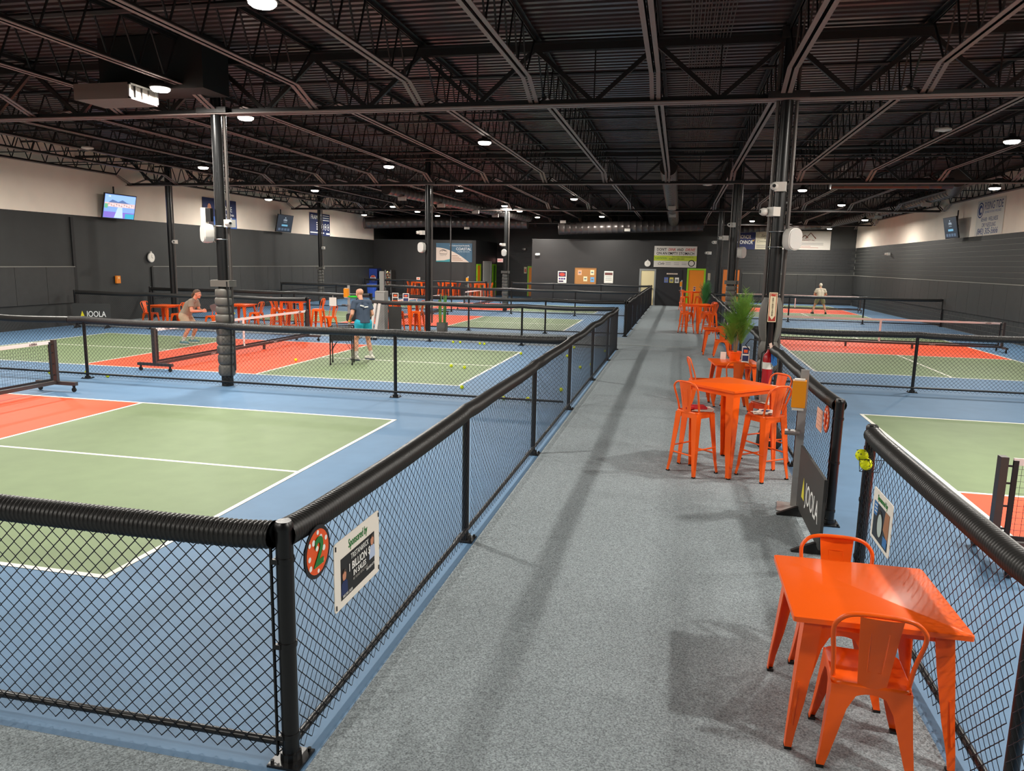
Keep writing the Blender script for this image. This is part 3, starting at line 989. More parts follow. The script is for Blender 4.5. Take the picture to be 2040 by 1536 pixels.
# small things on seats and tables
z = .775
o = tag(MB().box((0, 0, .012), (.25, .19, .022)).build('folder', mat('folder_red', 'c8202c', .5), None, None, (4.44, 4.34, z), D(12)), 'red folder lying on a stool seat', 'folder')
pp = MB()
for k in range(5): pp.box((.04 + .006 * k, .01 * k - .02, .003 + .004 * k), (.24, .18, .003), 0, .05 * k - .1)
o.location.z += .022
tag(pp.build('papers', PAPER, None, None, (4.47, 4.34, z - .001), D(12)), 'loose white papers under the red folder', 'papers')
pp = MB()
for k in range(6): pp.box((.012 * k - .03, .015 * ((k * 2) % 3) - .015, .002 + .004 * k), (.22, .15, .003), 0, .3 * k - .6)
o = tag(pp.build('leaflets', PAPER, None, None, (5.23, 4.38, z - .001), D(35)), 'white and blue leaflets fanned on a stool seat', 'papers')
MB().box((.02, .0, .027), (.11, .08, .002), 0, .5).build('print', NAVY, o)
cd_ = thing('menu_caddy', 'wire caddy with menus and bottles on the rear stool seat', 'caddy', (5.33, 5.12, z), D(128))
m = MB()
for x0, x1, y0, y1 in ((-.12, .12, -.07, -.07), (-.12, .12, .07, .07), (-.12, -.12, -.07, .07), (.12, .12, -.07, .07)):
    for zz in (.01, .06): m.tube([(x0, y0, zz), (x1, y1, zz)], .003, 5)
m.build('wire_basket', CHROME, cd_)
MB().bx(-.05, .05, -.02, .02, .01, .17).build('napkin_block', WHITE, cd_)
MB().lathe([(.022, .01), (.022, .1), (.01, .13), (.01, .16)], (.09, 0, 0), 12).build('bottle', WHITE, cd_, 40)
MB().bx(-.14, .14, -.1, .1, 0, .006).build('paper_sheet', PAPER, cd_)

def menu_stand(loc, rz, label, w=.13, h=.24, art=NAVY):
    o = thing('menu_stand', label, 'menu stand', loc, D(rz), 'menu stands on the tables')
    MB().bx(-w / 2, w / 2, -.05, .03, 0, .006).build('stand_foot', WHITE, o)
    MB().bar((0, 0, .005), (0, .03, h), w, .006, up=(0, 1, 0)).build('card', WHITE, o)
    M1 = Matrix.Rotation(-math.atan2(.03, h), 4, 'X')
    a = MB().bx(-w * .4, w * .4, -.006, -.0045, h * .12, h * .45).bx(-w * .4, w * .4, -.006, -.0045, h * .55, h * .93)
    p = a.build('print', art, o)
    p.rotation_euler.x = -math.atan2(.03, h)
    q = MB().bx(-w * .25, w * .25, -.008, -.0065, h * .62, h * .8).build('print', SIGNO, o)
    q.rotation_euler.x = -math.atan2(.03, h)
    return o
menu_stand((5.42, 9.3, .745), -10, 'slanted menu stand beside the potted plant on the low table', .13, .3)
menu_stand((5.62, 16.9, .745), -20, 'slanted menu stand behind the potted plant', .14, .3)
menu_stand((-5.2, 19.3, 1.055), 12, 'dark faced menu stand on the table behind the bald player', .21, .3, PRNT)
menu_stand((-4.82, 19.3, 1.055), 12, 'blue faced menu stand beside the bare column', .21, .3)
menu_stand((-12.75, 42.7, 1.055), 10, 'pale menu stand on the far table near the drink machines', .25, .3, mat('pale_print', 'd9a79a', .5))
menu_stand((5.05, 38.3, 1.055), -10, 'small menu stand before the lime framed door', .12, .26)
tag(MB().bx(-.05, .05, -.006, .006, 0, .14).build('card', PAPER, None, None, (5.06, 9.72, .745)), 'small blank white card beside the orange bucket', 'card')

# plants
def fronds(m, c, n, L, spread, droop, leaf, up=.7, seed=1):
    R = random.Random(seed)
    for k in range(n):
        a = R.uniform(0, 2 * PI)
        l = L * R.uniform(.6, 1.05)
        z0 = c[2] + R.uniform(0, L * .9)
        s = spread * R.uniform(.4, 1)
        P = []
        for i in range(6):
            t = i / 5
            P.append(Vector((c[0] + math.cos(a) * s * t, c[1] + math.sin(a) * s * t, z0 + l * up * t - droop * t * t)))
        for i in range(5):
            for q in range(3):
                p = P[i].lerp(P[i + 1], q / 3)
                d = (P[i + 1] - P[i]).normalized()
                side = d.cross(Vector((0, 0, 1)))
                if side.length < .01: side = Vector((1, 0, 0))
                side.normalize()
                for e in (-1, 1):
                    tip = p + side * e * leaf * R.uniform(.6, 1) + d * leaf * .9 + Vector((0, 0, R.uniform(-.02, .03)))
                    w = d * .006
                    m.add([p - w, p + w, tip], [(0, 1, 2)])
        m.tube(P, .003, 3, cap=False)
    return m
LEAF = mat('leaf_green', '6f9a38', .6, noise=(3, .35))
LEAFD = mat('leaf_dark', '4c8a4a', .6, noise=(3, .3))
def plant(label, loc, potcol, pot, stem, H, leafm, seed, spread=.28, tops=((0, 0, 1.0),)):
    o = thing('potted_plant', label, 'plant', loc)
    MB().lathe([(pot[0] * .78, 0), (pot[0], pot[1]), (pot[0] * 1.05, pot[1]), (pot[0] * 1.05, pot[1] - .02), (pot[0] * .9, pot[1] - .03)], n=20).build('pot', potcol, o, 40)
    MB().lathe([(pot[0] * .92, pot[1] - .05), (pot[0] * .92, pot[1] - .04)], n=16).build('soil', mat('soil', '3a2a1c', .9), o)
    s = MB()
    for k in range(4):
        a = k * 1.7
        s.tube([(.02 * math.cos(a), .02 * math.sin(a), pot[1] - .05), (.03 * math.cos(a), .03 * math.sin(a), pot[1] + stem), (.06 * math.cos(a), .06 * math.sin(a), pot[1] + stem + H * .6)], .008, 5)
    s.build('stem', mat('stem_brown', '8a6a3c', .7), o)
    f = MB()
    for i, (dx, dy, k) in enumerate(tops):
        fronds(f, (dx, dy, pot[1] + stem), int(110 * k), H * k, spread, .06, .085, .75, seed + i)
    tag(f.build('foliage', leafm, o), kind='stuff')
    return o
plant('tall feathery green plant in an orange bucket on the low table', (5.27, 9.72, .745), ORANGE, (.12, .16), .12, .55, LEAF, 3, .3, ((-.08, 0, .8), (.1, .06, 1.25)))
plant('feathery dark green plant in an orange pot near the far orange tables', (5.38, 31.6, .0), ORANGE, (.17, .35), .25, .72, LEAFD, 9, .28, ((0, 0, 1.0), (.1, .05, 1.1)))
bam = thing('bamboo_pot', 'upright green bamboo stalks in a tall grey planter', 'plant', (-3.2, 18.3, 0))
MB().loft([rsq(.13, .02, 0), rsq(.15, .02, .5), rsq(.13, .02, .5), rsq(.13, .02, .46)]).build('planter', mat('planter_grey', '63605b', .6), bam, 40)
R = random.Random(4)
for k in range(14):
    x, y = R.uniform(-.1, .1), R.uniform(-.1, .1)
    h = R.uniform(1.1, 1.42)
    P, rr = [], []
    for i in range(7):
        P.append((x * (1 + .3 * i / 6), y * (1 + .3 * i / 6), .44 + (h - .44) * i / 6)); rr.append(.013 if i % 2 else .011)
    MB().tube(P, rr, 6).build('bamboo_stalk', LEAFD if k % 3 else LEAF, bam, 50)

# hand sanitizer stands
AMB = mat('dispenser_orange', 'e88f10', .35)
def sanitizer(loc, rz, label, H=1.44, s=1.0):
    o = thing('sanitizer_stand', label, 'sanitizer stand', loc, D(rz), 'hand sanitizer stands')
    MB().slab([(-.16, -.22), (.08, -.22), (.08, .1), (-.16, .1)], 0, .012).build('base_plate', ALU, o)
    MB().bx(-.03, .05, .0, .03, .012, H).build('pole', ALU, o)
    MB().bx(-.1, .03, -.13, 0, H - .37, H - .1).build('dispenser', AMB, o)
    MB().bx(-.09, .02, -.12, 0, H - .4, H - .37).bx(-.085, .015, -.11, -.02, H - .1, H - .085).build('dispenser_trim', WHITE, o)
    MB().bx(-.14, .0, -.2, 0, H - .64, H - .62).bx(-.14, .0, -.2, -.195, H - .64, H - .6).build('drip_tray', CHROME, o)
    return o
sanitizer((5.46, 3.3, .005), -8, 'silver stand with an orange dispenser beside the nearest high table')
sanitizer((-6.2, 17.75, .005), 0, 'silver stand with an orange dispenser near the bald player', 1.62)
sanitizer((4.35, 41.3, .005), 0, 'silver stand with an orange dispenser by the black far door', 1.6)
sanitizer((-9.2, 42.3, .005), 0, 'thin stand with an orange dispenser before the lime frames', 1.5)

# ------------------------------------------------------------------ people
def fuse(mb, name, m, parent, voxel=.008, smooth=4):
    """melt overlapping tapered limbs into one continuous skin"""
    me = bpy.data.meshes.new(name)
    me.from_pydata(mb.v, [], mb.f)
    o = bpy.data.objects.new(name, me)
    COL.objects.link(o)
    r = o.modifiers.new('r', 'REMESH')
    r.mode = 'VOXEL'
    r.voxel_size = voxel
    s = o.modifiers.new('s', 'SMOOTH')
    s.iterations = smooth
    s.factor = .5
    dg = bpy.context.evaluated_depsgraph_get()
    new = bpy.data.meshes.new_from_object(o.evaluated_get(dg))
    o.modifiers.clear()
    o.data = new
    bpy.data.meshes.remove(me)
    new.name = name
    new.materials.clear()
    new.materials.append(m)
    new.polygons.foreach_set('use_smooth', [True] * len(new.polygons))
    o.parent = parent
    return o

def lerp(a, b, t): return Vector(a) * (1 - t) + Vector(b) * t

def hand(mb, wrist, d, palm_n, curl, thumb_side):
    """palm, four unequal bent fingers and a thumb; d points along the hand, palm_n out of the palm"""
    d = Vector(d).normalized()
    n = Vector(palm_n)
    n = (n - d * n.dot(d)).normalized()
    s = d.cross(n) * thumb_side
    w = Vector(wrist)
    mb.cap(w, w + d * .03, .026, .028)
    for q in (-.03, -.01, .01, .03): mb.cap(w + d * .02 + s * q * .6, w + d * .085 + s * q, .016, .0135, 8)
    for q, L in ((-.032, .062), (-.011, .078), (.011, .084), (.032, .076)):
        b = w + d * .088 + s * q
        a1 = curl * .55
        d1 = d * math.cos(a1) + n * math.sin(a1)
        k = b + d1 * L * .5
        a2 = curl * 1.35
        d2 = d * math.cos(a2) + n * math.sin(a2)
        mb.cap(b, k, .0105, .0098, 8)
        mb.cap(k, k + d2 * L * .5, .0098, .0085, 8)
    tb = w + d * .03 + s * .028
    t1 = tb + (d * .55 + s * .6 + n * .35).normalized() * .045
    mb.cap(tb, t1, .014, .012, 8)
    mb.cap(t1, t1 + (d * .75 + s * .1 + n * .6).normalized() * .035, .012, .0095, 8)

def head(mb, c, f, up, k=1.0):
    """skull, jaw, nose and ears; c is the centre of the skull, f where the face looks"""
    f = Vector(f).normalized()
    up = Vector(up)
    up = (up - f * up.dot(f)).normalized()
    s = f.cross(up)
    c = Vector(c)
    P = lambda a, b, e: c + (s * a + f * b + up * e) * k
    mb.cap(P(0, -.025, .03), P(0, .02, .03), .082 * k, .078 * k, 16)
    mb.cap(P(0, .02, .0), P(0, .045, -.075), .07 * k, .042 * k, 14)
    mb.cap(P(-.03, .05, -.035), P(.03, .05, -.035), .04 * k, .04 * k, 12)
    mb.cap(P(0, .092, .012), P(0, .112, -.026), .009 * k, .015 * k, 8)
    mb.cap(P(-.035, .083, .03), P(.035, .083, .03), .013 * k, .013 * k, 8)
    mb.cap(P(-.02, .088, -.058), P(.02, .088, -.058), .009 * k, .009 * k, 8)
    mb.cap(P(0, .068, -.095), P(0, .07, -.095), .024 * k, .022 * k, 10)
    for e in (-1, 1): mb.cap(P(e * .078, -.005, .02), P(e * .08, -.005, -.022), .018 * k, .012 * k, 8)
    return P

def face_parts(root, P, k, eye='2d2018'):
    for e in (-1, 1):
        o = MB().ball(P(e * .031, .086, .006), (.0125 * k,) * 3, 10, 6).build('eye', WPR, root)
        MB().ball(P(e * .031, .0965, .006), (.0055 * k,) * 3, 8, 6).build('pupil', mat('eye_' + eye, eye, .3), o)
        MB().tube([P(e * .015, .096, .026), P(e * .035, .096, .031), P(e * .05, .084, .025)], .004 * k, 5).build('eyebrow', mat('brow', '5a3d28', .7), root)
    MB().tube([P(-.022, .094, -.055), P(0, .1, -.057), P(.022, .094, -.055)], .0045 * k, 5).build('mouth', mat('lips', 'b0635a', .5), root)

def person(label, loc, rz, J, skin, shirt, shorts, shoe, sock, hair, fem=False, short_to=.62, sleeve=.62, headf=(0, 1, 0), headup=(0, 0, 1), group=None):
    """J: joints in the local frame (x right, y forward). Body is one fused surface; clothes are shells over it."""
    o = thing('person', label, 'person', loc, D(rz), group)
    V = {k: Vector(v) for k, v in J.items() if hasattr(v, '__len__')}
    b = MB()
    hip, chest, neck, hd = V['hip'], V['chest'], V['neck'], V['head']
    spine = (neck - hip).normalized()
    xr = (V['shR'] - V['shL']).normalized()
    b.cap(neck - spine * .03, lerp(neck, hd, .75), .056, .055, 12)
    P = head(b, hd, headf, headup)
    hw = .1 if not fem else .105
    for e in (-1, 1):
        b.cap(hip + xr * e * hw * .75, lerp(hip, chest, .5) + xr * e * .06, .115, .105, 14)
        b.cap(lerp(hip, chest, .5) + xr * e * .06, chest + xr * e * .085, .105, .11, 14)
        b.cap(chest + xr * e * .085, neck + xr * e * .07 - spine * .05, .11, .06, 14)
    for e, q in ((-1, 'L'), (1, 'R')):
        sh, el, wr = V['sh' + q], V['el' + q], V['wr' + q]
        b.cap(neck - spine * .06, sh, .065, .062, 12)
        b.cap(sh, lerp(sh, el, .55), .06, .05, 12)
        b.cap(lerp(sh, el, .55), el, .05, .042, 12)
        b.cap(el, lerp(el, wr, .35), .043, .042, 12)
        b.cap(lerp(el, wr, .35), wr, .042, .027, 12)
        hand(b, wr, V['hd' + q], V['pn' + q], J.get('curl' + q, .9), e)
        hj = hip + xr * e * hw + Vector((0, 0, -.03))
        kn, an, toe = V['kn' + q], V['an' + q], V['toe' + q]
        b.cap(hj, lerp(hj, kn, .6), .105, .075, 14)
        b.cap(lerp(hj, kn, .6), kn, .075, .058, 14)
        b.cap(kn, lerp(kn, an, .35), .056, .06, 12)
        b.cap(lerp(kn, an, .35), an, .06, .036, 12)
        b.cap(an, an + Vector((0, 0, -.04)), .036, .034, 10)
        b.cap(an + Vector((0, 0, -.045)), lerp(an, toe, .8) + Vector((0, 0, -.01)), .036, .03, 10)
    fuse(b, 'body', skin, o, .0075, 4)
    face_parts(o, P, 1.0)
    # shirt
    c = MB()
    hem = hip - spine * .04
    for e in (-1, 1):
        c.cap(hem + xr * e * .065, lerp(hip, chest, .5) + xr * e * .06, .138, .124, 16, (False, True))
        c.cap(lerp(hip, chest, .5) + xr * e * .06, chest + xr * e * .085, .124, .126, 16)
        c.cap(chest + xr * e * .085, neck + xr * e * .07 - spine * .055, .126, .07, 14)
    for q in 'LR':
        sh, el = V['sh' + q], V['el' + q]
        c.cap(neck - spine * .065, sh, .07, .075, 12)
        c.cap(sh, lerp(sh, el, sleeve), .073, .076, 14, (True, False))
    c.cap(neck - spine * .06, neck - spine * .005, .075, .07, 14, (True, False))
    so = fuse(c, 'shirt', shirt, o, .009, 3)
    # shorts
    c = MB()
    for e, q in ((-1, 'L'), (1, 'R')):
        hj = hip + xr * e * hw + Vector((0, 0, -.03))
        kn = V['kn' + q]
        c.cap(hip + xr * e * .06 + spine * .05, hj, .128, .13, 16, (False, True))
        c.cap(hj, lerp(hj, kn, short_to), .128, .105, 16, (True, False))
    fuse(c, 'shorts', shorts, o, .009, 3)
    for e, q in ((-1, 'L'), (1, 'R')):
        kn, an, toe = V['kn' + q], V['an' + q], V['toe' + q]
        if sock: MB().cap(an + Vector((0, 0, -.03)), lerp(an, kn, .3), .043, .05, 12, (False, False)).build('sock', sock, o, 60)
        c = MB()
        d = (toe - an)
        d.z = 0
        d.normalize()
        g = Vector((an.x, an.y, an.z - .045))
        c.cap(g - d * .05 + Vector((0, 0, .0)), lerp(g, toe, .55), .047, .047, 12)
        c.cap(lerp(g, toe, .5), toe, .047, .036, 12)
        c.cap(g - d * .03, an + Vector((0, 0, -.005)), .048, .046, 12, (True, False))
        sh = fuse(c, 'shoe', shoe[0], o, .008, 2)
        gz = min(v.co.z for v in sh.data.vertices)
        sl = MB()
        s2 = d.cross(Vector((0, 0, 1)))
        ring = []
        for t, w in ((-.095, .02), (-.07, .042), (0, .045), (.09, .05), (.17, .045), (.2, .02)):
            ring.append((t, w))
        poly = [g + d * t + s2 * w for t, w in ring] + [g + d * t - s2 * w for t, w in reversed(ring)]
        sl.slab([(p.x, p.y) for p in poly], max(gz - .004, .001 - loc[2]), gz + .024)
        sl.build('sole', shoe[1], sh)
    # hair
    if hair:
        c = MB()
        if hair[1] == 'tail':
            c.cap(P(0, -.035, .045), P(0, .012, .055), .086, .078, 16)
            c.cap(P(-.05, -.02, .02), P(.05, -.02, .02), .045, .045, 12)
            c.cap(P(0, -.11, .02), P(0, -.15, -.03), .03, .034, 10)
            c.cap(P(0, -.15, -.03), P(0, -.155, -.12), .034, .015, 10)
        else:
            c.cap(P(0, -.04, .03), P(0, .0, .05), .085, .08, 16)
            c.cap(P(-.055, -.03, .0), P(.055, -.03, .0), .035, .035, 12)
            c.cap(P(0, -.06, -.03), P(0, -.06, .0), .055, .06, 12)
        fuse(c, 'hair', hair[0], o, .009, 2)
    return o, P

# woman in a ready stance, facing the net (+x)
sk1 = mat('skin_warm', 'd9967a', .55)
Jw = dict(hip=(0, -.16, .80), chest=(0, .02, 1.10), neck=(0, .15, 1.27), head=(0, .23, 1.40), shL=(-.165, .11, 1.20), shR=(.165, .11, 1.20),
          elL=(-.23, .14, .94), elR=(.23, .16, .94), wrL=(-.09, .36, .93), wrR=(.08, .38, .93), hdL=(.5, 1, .05), hdR=(-.15, 1, .1), pnL=(1, -.3, 0), pnR=(-1, 0, 0), curlL=1.0, curlR=1.3,
          knL=(-.17, .06, .45), knR=(.17, .02, .45), anL=(-.24, -.12, .10), anR=(.24, -.14, .10), toeL=(-.26, .06, .04), toeR=(.28, .04, .04))
wo, _ = person('woman in taupe shirt and shorts crouching ready with a grey paddle', (-9.25, 13.95, .005), -82, Jw, sk1, mat('taupe_cloth', '8f8172', .8, noise=(8, .1)), mat('tan_cloth', 'a9977f', .8, noise=(8, .1)),
       (mat('shoe_teal', '5d8790', .6), WHITE), WHITE, (mat('hair_brown', '5b4331', .6, noise=(30, .4)), 'tail'), True, .62, .6, (0.1, 1, -.05))
pd = thing('paddle', 'grey paddle held forward by the crouching woman', 'paddle', (-9.25, 13.95, .005), D(-82))
m = MB()
PM = mat('paddle_grey', '5f6264', .5)
P0, P1 = Vector((.05, .43, .94)), Vector((.0, .60, 1.0))
MB().tube([P0, P1], .016, 8).build('handle', RUBBER, pd, 50)
d = (P1 - P0).normalized()
sd = Vector((.25, 0, 1)).normalized()
sd = (sd - d * sd.dot(d)).normalized()
nn = d.cross(sd)
R0 = []
for q in (-.007, .007):
    R0.append([P1 + d * (y) + sd * x + nn * q for x, y in rrect(-.1, .1, .0, .26, .045, 5)])
m.loft(R0).build('blade', PM, pd, 40)

# bald man, back to the camera, turned towards the net
sk2 = mat('skin_pink', 'd59c80', .5)
Jm = dict(hip=(0, -.02, .93), chest=(0, .05, 1.25), neck=(0, .10, 1.47), head=(0, .17, 1.63), shL=(-.195, .06, 1.40), shR=(.195, .06, 1.40),
          elL=(-.29, -.02, 1.13), elR=(.25, -.0, 1.12), wrL=(-.25, .2, 1.0), wrR=(.2, .18, 1.02), hdL=(.25, 1, -.5), hdR=(-.4, 1, -.1), pnL=(.8, 0, -.4), pnR=(-1, 0, -.2), curlL=1.1, curlR=1.2,
          knL=(-.16, .06, .50), knR=(.15, .04, .50), anL=(-.2, -.04, .10), anR=(.19, -.06, .10), toeL=(-.26, .14, .04), toeR=(.12, .13, .04))
mo, Pm = person('bald man in navy shirt and turquoise shorts seen from behind', (-3.36, 12.45, .005), 48, Jm, sk2, mat('navy_cloth', '39475a', .8, noise=(8, .1)), mat('turquoise_cloth', '17a6c0', .7, noise=(10, .2)),
       (mat('shoe_white', 'dcd8cd', .6), mat('sole_navy', '2c3a52', .6)), WHITE, None, False, .6, .62, (-.25, 1, -.08))
for k, (x0, x1, zz) in enumerate(((-.1, .0, 1.335), (.0, .12, 1.305))):
    MB().box(((x0 + x1) / 2, -.075, zz), (.1, .012, .03), 0, M=Matrix.Rotation(.25 if k == 0 else -.12, 3, 'Y')).build('shirt_print', WPR, mo)
pd = thing('paddle', 'dark paddle held in front by the bald man', 'paddle', (-3.36, 12.45, .005), D(48))
MB().tube([(.12, .3, 1.0), (.02, .36, 1.02)], .016, 8).build('handle', RUBBER, pd, 50)
MB().loft([[(-.0 - y * .95, .36 + y * .3 + q, 1.02 + x) for x, y in rrect(-.1, .1, .0, .26, .045, 5)] for q in (-.007, .007)]).build('blade', mat('paddle_dark', '33343a', .5), pd, 40)
tag(MB().ball((0, 0, 0), .037, 16, 10).build('pickleball', mat('ball_gold', 'e8b838', .5), None, 60, (-3.70, 12.43, .95)), 'golden ball held low in the bald man\'s fingers', 'ball')

# far player, back to the camera
Jf = dict(hip=(0, -.03, .88), chest=(0, .04, 1.17), neck=(0, .08, 1.38), head=(0, .13, 1.53), shL=(-.2, .04, 1.30), shR=(.2, .04, 1.30),
          elL=(-.31, .05, 1.05), elR=(.31, .05, 1.05), wrL=(-.2, .27, 1.0), wrR=(.2, .27, 1.0), hdL=(.2, 1, 0), hdR=(-.2, 1, 0), pnL=(1, 0, 0), pnR=(-1, 0, 0),
          knL=(-.24, .06, .46), knR=(.24, .06, .46), anL=(-.33, -.04, .10), anR=(.33, -.04, .10), toeL=(-.38, .14, .04), toeR=(.38, .14, .04))
person('distant player in beige shirt and patterned shorts seen from behind', (11.75, 38.75, .005), 0, Jf, sk2, mat('beige_cloth', 'c6b9a6', .8), mat('camo_cloth', '8f8a68', .8, noise=(14, .3)),
       (mat('shoe_dark', '3a332e', .6), RUBBER), None, (mat('cap_pale', 'd8ccba', .7), 'cap'), False, .72, .62)

# ------------------------------------------------------------------ signs, banners, screens
def sign(name, label, cat, loc, rz, w, h, m, thick=.008, group=None, round_=0, board='board'):
    o = thing(name, label, cat, loc, D(rz), group)
    p = rrect(-w / 2, w / 2, -h / 2, h / 2, round_, 4) if round_ else rect(-w / 2, w / 2, -h / 2, h / 2)
    MB().prism(p, 0, thick).build(board, m, o)
    return o

# sponsor sign and court number on the near corner
s = sign('sponsor_sign', 'white sponsored by sign with a black advert on the near corner fence', 'sign', (2.492, -.885, .79), 90, .60, .385, PAPER, .004, None, .02)
text(s, 'Sponsored by', .07, 0, .135, GRN, 1, bold=.0006, fit=.25)
printed(s, rect(-.225, .225, -.15, .085), PRNT, 1)
text(s, 'TRISTAN&RICK', .046, .015, .055, WPR, 3, fit=.24)
text(s, '1 BILLION $', .062, .01, -.002, WPR, 3, bold=.0014, fit=.285)
text(s, 'IN SALES', .046, .01, -.052, WPR, 3, bold=.001, fit=.17)
text(s, '40 YEARS REALTORS', .022, .02, -.085, mat('grey_print', 'a8a49e', .5), 3)
text(s, '843.901.5028', .022, -.15, -.133, WPR, 3)
text(s, '843.450.4773', .022, .16, -.105, WPR, 3)
FACEP = mat('face_print', 'c98a6c', .6)
for x, zz, shirt in ((-.185, -.04, NAVY), (.19, .02, mat('shirt_print', 'b4c4e0', .6))):
    printed(s, [(x - .042, zz - .085), (x + .042, zz - .085), (x + .036, zz - .02), (x + .015, zz - .005), (x - .015, zz - .005), (x - .036, zz - .02)], shirt, 2, 'portrait_shirt')
    printed(s, disc(x, zz + .022, .032, 16, .023), FACEP, 2, 'portrait_face')
    printed(s, [(x - .02, zz + .035), (x - .016, zz + .052), (x, zz + .058), (x + .016, zz + .052), (x + .02, zz + .035), (x, zz + .045)], mat('hair_print', '4a3a30', .6), 3, 'portrait_hair')
for x in (-.285, .285):
    for zz in (-.165, .165): MB().tube([(x, -.004, zz - .012), (x, -.004, zz + .014)], .003, 5).build('zip_tie', RUBBER, s)

def court_number(loc, rz, label, num, hole):
    o = thing('court_number', label, 'sign', loc, D(rz))
    MB().prism(disc(0, 0, .135, 32), 0, .006).build('backing', PRNT if hole else mat('rim_brown', '9c3a1c', .5), o)
    printed(o, disc(0, 0, .115, 32), SIGNO, 1)
    for x, zz, r in ((-.045, .06, .016), (.03, .066, .016), (0, .1, .012), (.085, .045, .013), (-.088, -.01, .014), (.062, .0, .016), (-.08, -.06, .015), (.045, -.06, .016), (0, -.1, .011), (-.085, .06, .012), (-.02, -.06, .014), (-.01, .02, .014)):
        printed(o, disc(x, zz, r, 12), WPR, 2, 'hole_print')
    text(o, num, .2, 0, -.005, GRN if hole else mat('digit_red', 'b02a18', .5), 4, bold=.006, shear=.1)
    return o
court_number((2.492, -1.36, 1.02), 90, 'orange court number 2 with white dots on the near corner fence', '2', 1)
court_number((5.66, 3.06, 1.0), -90, 'orange round court number by the open gate post', '1', 0)
s = sign('gate_notice', 'pale pink notice zip tied near the open gate post', 'sign', (5.665, 3.43, .92), -90, .3, .22, mat('pink_paper', 'e9b49c', .6), .004)
for k in range(4): printed(s, rect(-.1, .1, .06 - .04 * k, .065 - .04 * k), mat('pink_print', 'b9806c', .6), 1, 'text_line')
s = sign('sponsor_sign', 'white sponsored by sign with a blue picture by the two yellow balls', 'sign', (5.69, 1.0, .67), -90, .5, .385, PAPER, .004, None, .02)
text(s, 'Sponsored by', .055, 0, .14, GRN, 1, xs=.85, bold=.0015)
printed(s, rect(-.2, .2, -.165, .1), mat('photo_dark', '23303c', .5), 1)
printed(s, rect(-.2, -.1, .0, .1), mat('photo_blue', '3a78b8', .5), 2)
printed(s, disc(-.03, -.03, .1, 24, .085), PRNT, 3)
printed(s, disc(-.01, -.04, .085, 24, .06), mat('photo_pale', 'b9c9c4', .5), 4)
printed(s, [(.07, -.04), (.2, -.1), (.2, .1), (.1, .1)], mat('photo_skin', 'a87452', .5), 2)
printed(s, rect(.09, .19, -.15, -.08), mat('photo_blue', '3a78b8', .5), 3)
for k in range(3): printed(s, rect(-.17, -.11, .075 - .025 * k, .083 - .025 * k), WPR, 3, 'text_line')

# dark logo boards on feet
def logo_board(loc, rz, label, w, h, size, z0=.08):
    o = thing('court_divider', label, 'board', loc, D(rz))
    MB().prism(rect(-w / 2, w / 2, z0, z0 + h), 0, .025).build('board', mat('board_charcoal', '373735', .6), o)
    for x in (-w * .4, w * .4):
        MB().loft([[(x - .02, -.2, 0), (x + .02, -.2, 0), (x + .02, .2, 0), (x - .02, .2, 0)], [(x - .02, -.2, .015), (x + .02, -.2, .015), (x + .02, .2, .015), (x - .02, .2, .015)],
                   [(x - .02, -.02, .1), (x + .02, -.02, .1), (x + .02, .045, .1), (x - .02, .045, .1)]]).build('foot', RUBBER, o)
    brand(o, size, .03, z0 + h * .42, WPR, YEL, 1)
    return o
logo_board((5.46, 2.5, .005), -90, 'charcoal logo board standing by the nearest gate', 1.25, .62, .27)
logo_board((-15.05, 16.75, .0), 14, 'charcoal logo board in the corner behind the far green court', 1.25, .62, .27, .2)
o = thing('court_divider', 'plain black board end on behind the bald player', 'board', (-4.85, 18.36, .005), D(0))
MB().bx(-.22, .22, 0, .03, .08, .95).build('board', mat('board_charcoal', '373735', .6), o)
MB().bx(-.2, -.16, -.15, .18, 0, .08).bx(.16, .2, -.15, .18, 0, .08).build('foot', RUBBER, o)
for k, (x0, x1) in enumerate(((-5.08, -4.96), (-4.92, -4.82))):
    o = thing('divider_pole', 'white leaning pole beside the bald player, %s' % ('the one touching his arm' if k == 0 else 'the one farther from his arm'), 'pole', (x0, 16.86, .0), 0, 'white poles beside the bald player')
    MB().bar((0, 0, .06), (x1 - x0, .17, 1.12), .085, .05).build('pole', WHITE, o)
    MB().bx(-.05, .05, -.05, .05, .003, .07).build('foot', RUBBER, o)
o = thing('storage_panel', 'tall grey panel standing behind the white poles', 'panel', (-5.12, 17.75, .005))
MB().bx(-.16, .16, 0, .3, .0, 1.45).build('panel', mat('panel_grey', '8d8a85', .6), o)
MB().bx(-.15, .15, -.004, 0, .1, 1.4).build('panel_face', mat('panel_grey2', '9b9893', .6), o)
o = thing('lime_ball_basket', 'bright green bowl hooked on the fence by the bald player', 'basket', (-5.75, 17.2, 1.24))
MB().lathe([(.05, .0), (.19, .05), (.2, .075), (.18, .06), (.05, .015)], n=20).build('bowl', mat('lime_plastic', '35d13a', .4), o, 40)
MB().tube([(.1, 0, .03), (.14, -.06, -.04), (.14, -.06, -.2)], .006, 5).build('hook', RUBBER, o)
s = sign('notice', 'blank white notice beside the bald player\'s sanitizer stand', 'sign', (-6.62, 17.5, 1.1), 5, .24, .27, PAPER, .006)
MB().bx(-.01, .01, .006, .03, -.14, .2).build('bracket', ALU, s)

